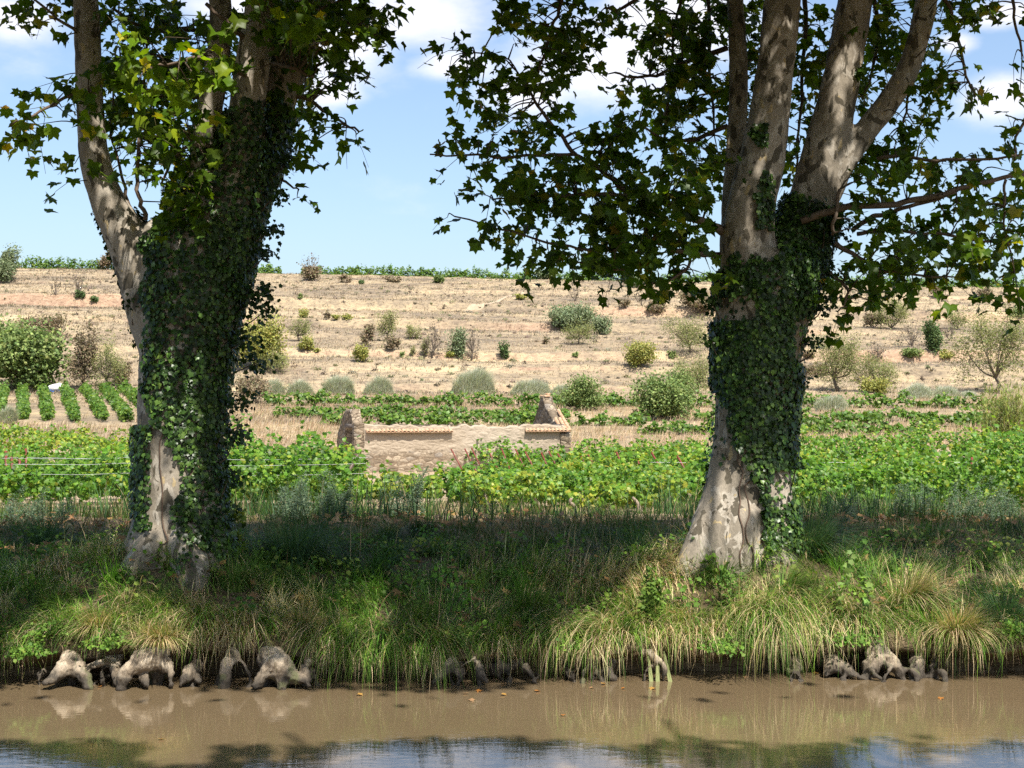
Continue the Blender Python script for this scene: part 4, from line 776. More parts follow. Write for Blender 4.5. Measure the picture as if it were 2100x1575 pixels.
def vine_row(p0, p1, h, w, per_m, size, cols, seed, label, group, stocks=(), wires=(), **kw):
    mid = (np.array(p0)+np.array(p1))/2
    t = thing('vine_row', label, 'vine row', (mid[0], mid[1], float(ground(mid[0], mid[1]))), group)
    g = Geo(); V, Fc, Cc = row_foliage(p0, p1, h, w, per_m, size, cols, seed, **kw); g.add(V, Fc, Cc); g.build('foliage', M_VINE, t)
    for i, (x, y) in enumerate(stocks): vine_stock(t, x, y, h*.5, seed*50+i)
    for i, (z0, off) in enumerate(wires):
        S = np.linspace(0, 1, 14)[:, None]; xy = np.array(p0)+(np.array(p1)-np.array(p0))*S
        pts = np.column_stack([xy[:, 0], xy[:, 1]+off, ground(xy[:, 0], xy[:, 1])+z0-.04*np.sin(S[:, 0]*np.pi*3)**2]); v, f = tube(pts, .004, 4, False)
        make_mesh('wire', v, f, M_WIRE, t)
    return t
ORD = ['front', 'second', 'third', 'fourth', 'fifth', 'sixth', 'seventh', 'eighth', 'ninth', 'tenth', 'eleventh', 'twelfth', 'thirteenth']
GL, GR = 'trellised vine rows on the field left of the track', 'trellised vine rows on the field right of the track'
# right-hand block: rows run parallel to the canal, their near ends follow a slanting headland
RD = [28.6, 31.6, 34.9, 37.4, 40.2, 43.2, 46.5, 50.2, 54.5, 59.5, 65.5, 72.5, 79.5]
RH = [.66, .66, .70, .74, .78, .88, 1.0, 1.05, 1.1, 1.15, 1.2, 1.25, 1.3]
for i, (d, h) in enumerate(zip(RD, RH)):
    xl = np.interp(d, [30, 34, 38, 44, 46, 75, 80], [-1.0, -2.0, -1.6, -1.0, 4.4, -3.0, 3.9])
    if d > 74: xl = 5.0
    xr = .40*d+2.5 if i else 3.5
    per, sz = (640, .066) if d < 36 else (400, .078) if d < 48 else (210, .105)
    st = [(xl+.5+k*.95+.2*math.sin(k*9+i), d-.25) for k in range(7)] if i < 2 else []
    vine_row((xl, d), (xr, d+.3), h, .55, per, sz, VC_NEAR if i % 4 else VC_YEL, 300+i, f'{ORD[i]} of the sunny vine rows right of the track, counted back from the canal bank', GR, st,
             [(.95, .05)] if i == 6 else (), shoots=.05, lift=.08, gaps=.0 if i == 0 else .12)
vine_row((3.7, 28.3), (14.2, 28.6), 1.18, .6, 820, .064, VC_NEAR, 299, 'tall leafy front row of vines right of the right trunk, nearest the shade edge', GR, shoots=.08, lift=.05, gaps=.06)
LD = [28.2, 30.6, 33.4, 36.8, 41.0, 46.5, 54.0, 64.0, 76.0, 84.0]
for i, d in enumerate(LD):
    xr = np.interp(d, [28, 31, 45, 60, 80], [-2.9, -3.25, -4.9, -6.6, -9.4]); h = [.98, .9, .9, .95, 1.0, 1.05, 1.1, 1.2, 1.25, 1.2][i]
    xl = -.40*d-2.0
    if i == 9: xr = -19.5
    if i == 8: xr = -18.0
    per, sz = (600, .066) if d < 36 else (380, .078) if d < 48 else (210, .105)
    vine_row((xl, d), (xr, d+.2), h, .55, per, sz, VC_NEAR if i < 7 else VC_YEL, 340+i, f'{ORD[i]} of the vine rows left of the track, counted back from the canal bank', GL, [],
             [(1.0, -.35), (.8, -.3), (1.1, .1)] if i in (0,) else [(1.12, -.3), (.95, .1), (.7, -.35)] if i == 2 else (), shoots=.06, gaps=.34 if i == 0 else .2 if i in (1, 2, 3) else 0.0)
# a taller bushy stretch beside the track
vine_row((-6.9, 31.6), (-3.4, 31.9), 1.28, .8, 1300, .066, VC_NEAR, 371, 'tall bushy yellow-green vines at the track end, between the ivy-clad trunk and the ruin', GL, shoots=.10)
vine_row((-6.3, 29.4), (-1.5, 29.6), .74, .8, 1100, .066, VC_YEL, 372, 'low yellow-green vines in front of the ruin wall, beside a leaning dark stake', GL, shoots=.10)
# rows on the terraces behind the ruin
def at_row(px0, py0, px1, py1): a = hit(px0, py0); b = hit(px1, py1); return a[:2], b[:2]
GM = 'long vine rows on the flat below the dry slope'
for k, (x0, y0, x1, y1, h, lab, gp) in enumerate([
    (540, 832, 2060, 838, 1.05, 'unbroken vine row at the foot of the grey broom bushes, farthest on the flat', 0.0),
    (560, 857, 2050, 866, .95, 'gappy vine row passing just behind the left gable of the ruin', .33),
    (655, 872, 2040, 876, .9, 'low vine row just above the top of the ruined front wall', .25),
    (1180, 891, 2030, 894, .95, 'vine row edged with pale dry grass, nearest behind the right trunk', .3)]):
    a, b = at_row(x0, y0, x1, y1)
    vine_row(a, b, h, .6, 95, .19, VC_FAR, 380+k, lab, GM, gaps=gp, lift=.05, shoots=.03)
LABL = ['short stub of vine row at the left picture edge beside a pale grass mound', 'vine row running uphill just left of the white tank', 'vine row running uphill that ends below the white tank', 'vine row running uphill just right of the white tank', 'vine row running uphill, second left of the ivy-clad trunk', 'vine row running uphill, nearest left of the ivy-clad trunk with bare soil both sides', 'vine row running uphill half hidden by the ivy-clad trunk']
for k, (n_, f_) in enumerate([((-10, 862), (20, 805)), ((45, 864), (48, 803)), ((98, 864), (87, 803)), ((155, 868), (128, 802)), ((213, 867), (172, 801)), ((213+45, 867), (212, 801)), ((310, 866), (253, 800))][:7]):
    pass
for k, (n_, f_) in enumerate([((-5, 858), (10, 805)), ((48, 862), (46, 803)), ((97, 864), (88, 803)), ((155, 868), (130, 802)), ((213, 867), (172, 801)), ((262, 867), (210, 801)), ((318, 866), (252, 800))]):
    a, b = at_row(*n_, *f_)
    vine_row(a, b, .85, .42, 95, .16, VC_FAR, 395+k, LABL[k], 'vine rows running up the small left plot', lift=.02, shoots=.06)
for k, (x0, y0, x1, y1, lab) in enumerate([(-40, 536, 245, 541, 'dark green vine hedge on the skyline left of the curved limb'), (505, 556, 575, 557, 'short vine hedge on the skyline just right of the left trunk'), (618, 560, 2160, 578, 'long dark green vine hedge along the hilltop skyline')]):
    Yh = 291.0; xa, xb = (x0-CX)/F*Yh, (x1-CX)/F*Yh
    vine_row((xa, Yh), (xb, Yh+1), 1.7 if k else 2.1, .8, 170, .26, VC_FAR, 405+k, lab, 'vine hedges on the hilltop', lift=-1.2)

# stakes
def stake(px0, py0, px1, py1, Y, wd, mat_c, name, label, group=None):
    a, b = P(px0, py0, Y), P(px1, py1, Y-.1); dn = nz(b-a); b = b+dn*.9
    g = float(ground(b[0], b[1]))
    if b[2] > g-.1: b = b+dn*((b[2]-g+.1)/max(-dn[2], .1))
    g = Geo(); v, f = tube(np.array([a, (a+b)/2, b]), wd, 6); g.add(v, f, mat_c)
    o = g.build(name, M_PAINT, None, origin=a); tag(o, label, 'stake', group); return o
RED = (.15, .030, .018)
RP = [(925, 923, 946, 960), (953, 922, 970, 955), (967, 920, 980, 946), (1000, 923, 1017, 955), (1028, 921, 1037, 941), (1057, 923, 1078, 965), (1077, 928, 1091, 953), (1110, 930, 1122, 955), (1125, 927, 1146, 965), (1143, 932, 1172, 975), (1189, 932, 1204, 962), (1206, 934, 1220, 958), (1264, 929, 1278, 958), (1303, 933, 1308, 945), (1336, 930, 1356, 962), (1387, 933, 1408, 970)]
RLAB = ['leftmost leaning red stake, against the ruined wall', 'second leaning red stake from the left, below the pale plastered wall', None, None, 'short red stake top below the plastered wall, sixth from the left', 'long leaning red stake below the plastered wall', None, None, None, 'longest leaning red stake, below the right gable of the ruin', None, None, None, 'shortest red stake top, deep in the leaves', 'second leaning red stake left of the right trunk', 'leaning red stake nearest the right trunk']
for k, (a, b, c, d) in enumerate(RP):
    Y = np.interp(a, [925, 1390], [68, 47])
    stake(a, b-2, c, d, Y, .036, RED, 'vineyard_stake', RLAB[k] or 'one of the slim red end stakes leaning out of the vines right of the ruin', 'leaning red end stakes')
for k, (px, py) in enumerate([(12, 925), (24, 930), (40, 928), (53, 920)]):
    stake(px, py, px+1, py+45, 33+k*2, .035, RED, 'vineyard_stake', 'one of the upright red stakes bunched at the left picture edge', 'upright red stakes at the left edge')
stake(1993, 938, 1993, 966, 44, .04, RED, 'vineyard_stake', 'lone upright red stake in the vines far right')
stake(740, 922, 705, 985, 30.2, .045, (.10, .065, .045), 'vineyard_stake', 'dark wooden stake leaning right at the end of the left vines')

# ------------------------------------------------------------------ shrubs and small trees on the slope
SH = {  # leaf colours, weights
 'leafy': ([(.14, .20, .06), (.19, .25, .075), (.095, .145, .045), (.25, .29, .10)], [.4, .3, .2, .1]),
 'olive': ([(.17, .215, .11), (.23, .27, .15), (.12, .16, .08)], [.45, .3, .25]),
 'broom': ([(.46, .48, .36), (.55, .56, .43), (.36, .38, .27)], [.45, .3, .25]),
 'almond': ([(.19, .215, .07), (.25, .25, .09), (.14, .165, .055)], [.4, .3, .3]),
 'yellow': ([(.26, .265, .06), (.33, .31, .08), (.18, .20, .05)], [.4, .3, .3]),
 'dry': ([(.22, .17, .105), (.17, .13, .085), (.27, .215, .13), (.16, .17, .08)], [.4, .3, .2, .1]),
 'dark': ([(.09, .145, .05), (.12, .18, .065), (.07, .11, .04)], [.4, .3, .3]),
 'bare': ([(.20, .17, .13), (.16, .13, .10)], [.5, .5]),
}
def shrub(px, py, wp, hp, kind, label, name='shrub', cat='shrub', group=None, Y=None, dens=1.0):
    if Y is None: x, y, z = hit(px, py)
    else: x = (px-CX)/F*Y; y = Y; z = float(ground(x, Y))
    sc = y/F; W, H = wp*sc/2, hp*sc; seed = int(px*7+py); r = np.random.default_rng(seed)
    t = thing(name, label, cat, (x, y, z), group)
    base = np.array([x, y, z]); tw = Geo(); lf = Geo(); ends = []
    tree = kind in ('almond', 'bare') or name.endswith('tree')
    ns = 7 if tree else 6
    trunk_h = H*(.22 if name.endswith('tree') else .04)
    top0 = base+np.array([r.normal(0, .05)*H, 0, trunk_h])
    if trunk_h > .3:
        v, f = tube(np.array([base-np.array([0, 0, .15]), (base+top0)/2+r.normal(0, .03*H, 3)*[1, 1, 0], top0]), [.055*H*.6+.03, .04*H*.6+.02, .03*H*.6+.02], 6); tw.add(v, f, (.11, .09, .07))
    for k in range(ns):
        a = k/ns*2*np.pi+r.uniform(-.3, .3); rad = r.uniform(.45, .95)
        e = base+np.array([W*rad*math.cos(a), W*rad*.8*math.sin(a), H*r.uniform(.55, .95)*(1 if rad < .75 else .8)])
        mid = (top0+e)/2+np.array([0, 0, -.06*H])+r.normal(0, .05*H, 3)
        c = spline(np.array([top0, mid, e]), 4); v, f = tube(c, np.linspace(.016*H+.012, .010, len(c)), 5, False); tw.add(v, f, (.14, .115, .09) if kind != 'bare' else (.17, .14, .115))
        for q in range(5 if tree else 2):
            s = c[r.integers(2, len(c)-1)]; e2 = s+(e-s)*.5+r.normal(0, .22, 3)*np.array([W, W, H])*.9; e2[2] = max(e2[2], z+.2*H)
            v, f = tube(np.array([s, (s+e2)/2+r.normal(0, .03*H, 3), e2]), [.010+.004*H, .008+.002*H, .006], 4, False); tw.add(v, f, (.15, .12, .09))
            ends.append(e2)
            if kind in ('bare', 'almond', 'dry'):
                for _ in range(3):
                    e3 = e2+r.normal(0, .14, 3)*np.array([W, W, H]); v, f = tube(np.array([s*.4+e2*.6, e3]), [.009, .005], 3, False); tw.add(v, f, (.17, .14, .105))
        ends.append(e)
    tw.build('stem', M_TWIG, t)
    ends = np.array(ends); cols = SH[kind]
    lsz = max(.07, 2.0*sc)*(1.0 if kind != 'olive' else .9)
    area = W*H*3.2; n = int(np.clip(dens*area/(lsz*lsz)*{'leafy': 4.6, 'olive': 4.8, 'almond': 2.0, 'yellow': 3.2, 'dry': 2.2, 'dark': 4.4, 'bare': .15, 'broom': 4.5}[kind], 25, 1e6))
    if n > 9000: lsz *= math.sqrt(n/9000); n = 9000
    if kind == 'broom':                                          # wind-combed wands
        a = r.random(n)*2*np.pi; q = r.random(n)**.6; b0 = base+np.column_stack([W*.85*q*np.cos(a), W*.7*q*np.sin(a), 0*a]); b0[:, 2] = ground(b0[:, 0], b0[:, 1])
        hh = H*np.sqrt(np.clip(1-q**2, .06, 1))*r.uniform(.55, 1.05, n)*(1+.2*noise3(b0[:, 0]*1.2/W*3, b0[:, 1], 0, seed))
        k0 = r.uniform(.0, .72, n); b0[:, 2] += hh*k0
        V, Fs, Cc = blades(b0, np.where(r.random(n) < .7, .2, a)+r.normal(0, .5, n), (hh*(1-k0)).clip(.2)*1.15, r.uniform(.2, .75, n), np.full(n, max(.035, .75*sc)), pick(cols[0], cols[1], n, .15, r), 2)
        lf.add(V, Fs, Cc)
    else:
        k = r.integers(0, len(ends), n); spread = .20 if kind in ('almond', 'dry', 'bare') else .26
        pos = ends[k]+r.normal(0, spread, (n, 3))*np.array([W, W, H*.55])
        if kind in ('leafy', 'olive', 'dark', 'yellow'):          # add a lumpy hull
            m = n//2; lump = nz(r.normal(0, 1, (14, 3)))*np.array([.66, .66, .62])*r.uniform(.35, 1.25, (14, 1)); lump[:, 2] = np.abs(lump[:, 2])*.95-.10; ls = r.uniform(.20, .46, 14)
            u = nz(r.normal(0, 1, (m, 3)))*r.uniform(.6, 1.0, (m, 1))**.5; li = r.integers(0, 14, m); pos[:m] = base+np.array([0, 0, .33*H])+(lump[li]+u*ls[li][:, None])*np.array([W, W, H*.80])
        pos[:, 2] = np.maximum(pos[:, 2], ground(pos[:, 0], pos[:, 1])+.05)
        nrm = nz(np.array([.15, -.3, .6])+r.normal(0, .6, (n, 3))); tip = nz(r.normal(0, 1, (n, 3))+np.array([0, 0, .2]))
        T = SPRIG if kind == 'almond' else IVY_LEAF
        V, Fc, Cc = leaves(T, pos, nrm, tip, r.uniform(.7, 1.35, n)*lsz*1.25, pick(cols[0], cols[1], n, .16, r)); lf.add(V, Fc, Cc)
    lf.build('foliage', M_SHRUB, t)
    return t
SHRUBS = [
 (55, 792, 170, 118, 'leafy', 'broad light green thicket at the left edge above the small vine plot'), (10, 770, 70, 105, 'leafy', 'pale green bush top at the left picture edge behind the broad thicket'),
 (172, 797, 58, 100, 'dry', 'thin grey twiggy tree right of the white tank', 'small_tree', 'tree'), (222, 795, 60, 90, 'almond', 'leggy yellow-green tree just left of the left trunk', 'small_tree', 'tree'), (250, 790, 40, 50, 'dry', 'brown scrub bush touching the left trunk'),
 (8, 577, 58, 60, 'olive', 'grey-green olive bush at the left edge just under the skyline', 'olive_bush'), (222, 549, 34, 38, 'dry', 'brownish bush on the skyline beside the curved limb'), (165, 613, 18, 16, 'dark', 'small dark green bush on the upper left slope'), (163, 608, 34, 46, 'bare', 'fan of bare stems above the small dark green bush'), (193, 623, 15, 13, 'dark', 'tiny dark green bush low right of the bare stems'), (115, 606, 22, 34, 'bare', 'faint bare sapling on the upper left slope', 'sapling', 'sapling'),
 (92, 690, 95, 44, 'dry', 'reddish brown brush behind the broad thicket'), (14, 868, 50, 36, 'broom', 'pale wind-combed grass mound at the left edge of the vine plot', 'broom_bush'),
 (636, 574, 48, 46, 'bare', 'purple-grey twiggy bush on the skyline, left end of the long hedge'), (636, 576, 40, 30, 'dry', 'low brown bush at the foot of the purple-grey skyline bush'), (708, 580, 22, 16, 'dry', 'low brown bush just under the skyline hedge'), (741, 583, 11, 10, 'dark', 'tiny dark bush under the skyline hedge'), (805, 579, 40, 12, 'dry', 'flat brown scrub below the skyline hedge'), (900, 581, 23, 18, 'leafy', 'small rounded green bush below the middle of the skyline hedge'),
 (616, 700, 44, 46, 'almond', 'vase-shaped small almond tree alone on the slope', 'almond_tree', 'tree'), (629, 723, 28, 26, 'yellow', 'yellow-green bush below the vase-shaped almond'), (623, 652, 22, 15, 'yellow', 'small yellowish bush on a terrace edge above the vase-shaped almond'), (670, 655, 14, 14, 'dry', 'first tiny bush in the terrace-edge scrub'), (688, 656, 16, 10, 'yellow', 'second tiny bush in the terrace-edge scrub'), (712, 655, 22, 10, 'yellow', 'third tiny bush in the terrace-edge scrub'), (616, 612, 10, 9, 'leafy', 'tiny green tuft on the bare upper slope'), (650, 723, 10, 8, 'yellow', 'tiny yellow tuft right of the yellow-green bush'),
 (530, 757, 95, 100, 'yellow', 'wispy yellow-green willow-like tree touching the right side of the left trunk', 'small_tree', 'tree'), (560, 765, 70, 40, 'almond', 'sprawling sparse bush under the wispy yellow-green tree'),
 (754, 711, 30, 40, 'dry', 'dark twiggy bush left of the grey-green tree'), (793, 700, 44, 58, 'almond', 'grey-green tree with dense crown mid slope', 'small_tree', 'tree'), (803, 718, 32, 30, 'dry', 'brown bush at the foot of the grey-green tree'), (846, 696, 34, 32, 'almond', 'rounded sparse shrub right of the grey-green tree'), (740, 743, 32, 36, 'yellow', 'bright yellow-green bush on the low terrace edge'), (887, 734, 46, 74, 'bare', 'crooked dark almond tree with almost bare limbs', 'almond_tree', 'tree'), (872, 734, 20, 40, 'almond', 'thin leafy suckers left of the crooked tree'),
 (940, 734, 30, 50, 'olive', 'young blue-green olive tree right of the crooked tree', 'olive_tree', 'tree'), (966, 741, 36, 66, 'bare', 'brown twiggy tree beside the young olive', 'small_tree', 'tree'), (924, 733, 20, 12, 'yellow', 'low yellow-green tuft left of the young olive'), (1033, 738, 19, 33, 'dark', 'small columnar dark green bush alone on the slope'), (846, 733, 12, 20, 'almond', 'thin green sapling on the low terrace edge', 'sapling', 'sapling'), (825, 734, 8, 10, 'leafy', 'tiny green tuft on the low terrace edge'), (1119, 706, 12, 13, 'dry', 'tiny brown bush below the big olive'), (1181, 735, 10, 9, 'leafy', 'tiny bright green tuft on open slope'),
 (515, 828, 80, 55, 'dry', 'grey-brown brush mass right of the left trunk'), (555, 812, 70, 36, 'broom', 'grey broom bush, leftmost of the row above the vines', 'broom_bush'), (615, 810, 65, 36, 'broom', 'grey broom bush, second of the row above the vines', 'broom_bush'), (692, 809, 82, 44, 'broom', 'rounded grey broom bush, third of the row above the vines', 'broom_bush'), (776, 809, 74, 40, 'broom', 'grey broom bush left of the raw earth scar', 'broom_bush'), (970, 809, 106, 60, 'broom', 'tallest grey broom bush, right of the raw earth scar', 'broom_bush'), (1088, 811, 100, 40, 'broom', 'wide low grey broom bush above the right gable', 'broom_bush'), (1150, 812, 60, 28, 'broom', 'low grey broom bush between the right gable and the green bush', 'broom_bush'),
 (1172, 674, 92, 50, 'olive', 'largest grey-green olive bush mid slope', 'olive_bush'), (1232, 686, 40, 32, 'olive', 'smaller olive bush touching the right of the largest one', 'olive_bush'), (1186, 707, 62, 44, 'almond', 'spreading low tree just below the largest olive', 'small_tree', 'tree'), (1310, 753, 66, 44, 'yellow', 'rounded olive-yellow bush left of the right trunk'), (1195, 842, 80, 56, 'leafy', 'light green bush behind the right gable of the ruin'), (1357, 862, 112, 86, 'leafy', 'big pointed green bush left of the right trunk'), (1390, 850, 60, 80, 'leafy', 'upright green bush pressed against the big pointed one'),
 (1415, 725, 90, 66, 'almond', 'sparse tree right against the left side of the right trunk', 'small_tree', 'tree'), (1430, 650, 76, 48, 'dry', 'brownish brush behind the right trunk, upper slope'), (1430, 808, 90, 80, 'almond', 'sparse yellow-green tree low beside the right trunk', 'small_tree', 'tree'), (1378, 738, 14, 14, 'leafy', 'tiny bright green bush left of the sparse tree'), (1345, 645, 40, 24, 'dry', 'brown scrub on the reddish terrace edge'), (1302, 590, 34, 24, 'olive', 'small dark olive bush under the overhanging leaves', 'olive_bush'), (1316, 627, 42, 42, 'bare', 'bare grey tree under the overhanging leaves', 'small_tree', 'tree'), (1178, 618, 26, 30, 'bare', 'bare thin saplings above the largest olive', 'sapling', 'sapling'), (1280, 632, 24, 20, 'dry', 'small brown bush left of the bare grey tree'), (1068, 615, 24, 12, 'yellow', 'low yellow-green bush at the bend of the path'), (1120, 556, 52, 20, 'olive', 'pale bush standing above the skyline hedge', 'olive_bush'), (1880, 575, 50, 40, 'olive', 'green bush on the skyline right of the right trunk', 'olive_bush'),
 (1718, 803, 92, 120, 'almond', 'open grey-limbed almond tree right of the right trunk', 'almond_tree', 'tree'), (1795, 806, 88, 76, 'almond', 'low straggly tree between the two almond trees', 'small_tree', 'tree'), (1798, 745, 40, 40, 'bare', 'bare grey tree above the straggly one', 'small_tree', 'tree'), (1828, 675, 80, 58, 'almond', 'bright yellow-green bush below the hanging leaves, upper right slope'), (1790, 673, 46, 26, 'dry', 'dark brown bush left of the bright yellow-green one'), (1868, 712, 50, 56, 'bare', 'reddish bare bush mid right slope'), (1913, 726, 36, 62, 'dark', 'narrow dark bush mid right slope'), (1962, 676, 40, 42, 'almond', 'round green bush on the upper right terrace'), (1945, 700, 30, 34, 'bare', 'bare bush below the round green one'), (2040, 806, 150, 140, 'almond', 'largest many-stemmed almond tree at the right edge', 'almond_tree', 'tree'),
 (1705, 843, 82, 38, 'broom', 'domed grey broom bush alone right of the right trunk', 'broom_bush'), (1880, 817, 90, 32, 'broom', 'grey broom bush right of the straggly tree', 'broom_bush'), (1940, 817, 70, 28, 'broom', 'grey broom bush left of the largest almond', 'broom_bush'), (1985, 818, 50, 20, 'broom', 'low grey broom bush at the foot of the largest almond', 'broom_bush'), (1870, 738, 32, 20, 'leafy', 'low green bush under the reddish bare one'), (1940, 742, 30, 12, 'yellow', 'low yellowish tuft mid right slope'), (1658, 740, 22, 16, 'dry', 'tiny brown bush right of the right trunk'), (2088, 655, 22, 20, 'dark', 'dark bush at the right edge of the upper slope'), (1925, 612, 30, 22, 'dry', 'brown bush under the hanging leaves far right'), (1795, 810, 60, 30, 'yellow', 'yellow-green undergrowth at the foot of the straggly tree'), (2020, 618, 30, 26, 'dry', 'brown bush high on the far right slope'), (1670, 770, 60, 20, 'dry', 'flat brown scrub right beside the right trunk'),
]
for s in SHRUBS:
    px, py, w, h, kind, lab = s[:6]; nm = s[6] if len(s) > 6 else 'shrub'; ct = s[7] if len(s) > 7 else ('bush' if nm != 'shrub' else 'shrub')
    grp = {'broom_bush': 'grey broom bushes', 'almond_tree': 'almond trees on the slope', 'small_tree': 'small trees on the slope', 'olive_bush': 'olive bushes', 'olive_tree': 'olive bushes', 'sapling': 'saplings on the slope'}.get(nm, 'shrubs on the dry slope')
    shrub(px, py, w, h, kind, lab, nm, ct, grp, Y=291 if py < 560 else None)
# giant reed at the right edge
def giant_reed():
    x, y, z = hit(2065, 905); sc = y/F; r = np.random.default_rng(9); W, H = 58*sc, 118*sc
    t = thing('giant_reed', 'tall clump of yellow-green giant reed at the right edge of the field', 'reed clump', (x, y, z))
    n = 170; b = np.array([x, y, z])+np.column_stack([r.normal(0, .45, n)*W, r.normal(0, .45, n)*W, 0*np.arange(n)]); az = r.normal(.2, 1.2, n); L = H*r.uniform(.6, 1.1, n)
    g = Geo(); g.add(*blades(b, az, L, r.uniform(.05, .35, n), np.full(n, .05), pick([(.22, .25, .07), (.30, .27, .10)], [.6, .4], n, .12, r), 3)); g.build('cane', M_GRASS, t)
    m = 2600; k = r.integers(0, n, m); s = r.uniform(.15, 1, m); p = b[k]+np.column_stack([np.cos(az[k])*.25*L[k]*s**2, np.sin(az[k])*.25*L[k]*s**2, L[k]*s*.95])
    g = Geo(); g.add(*blades(p, r.random(m)*2*np.pi, r.uniform(.35, .8, m), r.uniform(.5, 1.5, m), np.full(m, .055), pick([(.20, .26, .06), (.28, .30, .09), (.36, .32, .15)], [.5, .3, .2], m, .15, r), 2)); g.build('foliage', M_GRASS, t)
giant_reed()
# white tank trailer behind the vine plot
def tank():
    Y = hit(118, 803)[1]-1.5; x = (117-CX)/F*Y; z = float(ground(x, Y)); sc = Y/F
    t = thing('tank_trailer', 'white barrel-shaped tank on a blue trailer parked at the head of the vine rows', 'tank trailer', (x, Y, z))
    g = Geo(); X = np.array([-1.0, -.97, -.85, -.5, -.1, .3, .62, .72, .74, .9]); R = np.array([.10, .20, .27, .36, .42, .43, .38, .30, .22, .20])
    v, f = tube(np.column_stack([x+X*.92, 0*X+Y, z+.82+.05*X]), R*1.0, 20); g.add(v, f, (.78, .78, .78)); g.build('tank', M_PAINT, t, True)
    g = Geo(); v, f = box((x-.15, Y-.3, z+.40), (1.6, .08, .12)); g.add(v, f, (.03, .12, .42)); v, f = box((x-.15, Y+.3, z+.40), (1.6, .08, .12)); g.add(v, f, (.03, .12, .42))
    for xx in (-.6, .45): v, f = box((x+xx, Y, z+.47), (.10, .7, .16)); g.add(v, f, (.03, .12, .42))
    v, f = box((x-1.25, Y, z+.40), (.9, .07, .07)); g.add(v, f, (.03, .12, .42)); g.build('chassis', M_PAINT, t)
    for s in (-1, 1):
        g = Geo(); a = np.linspace(0, 2*np.pi, 25)[:-1]; v, f = tube(np.array([[x+.1, Y+s*.42-.08, z+.30], [x+.1, Y+s*.42-.06, z+.30], [x+.1, Y+s*.42+.06, z+.30], [x+.1, Y+s*.42+.08, z+.30]]), [.24, .30, .30, .24], 18); g.add(v, f, (.03, .03, .03)); w_ = g.build('wheel', M_PAINT, t)
    g = Geo(); v, f = tube(np.array([[x+.25, Y, z+1.22], [x+.25, Y, z+1.32]]), [.14, .14], 12); g.add(v, f, (.75, .75, .75)); g.build('hatch', M_PAINT, t)
tank()

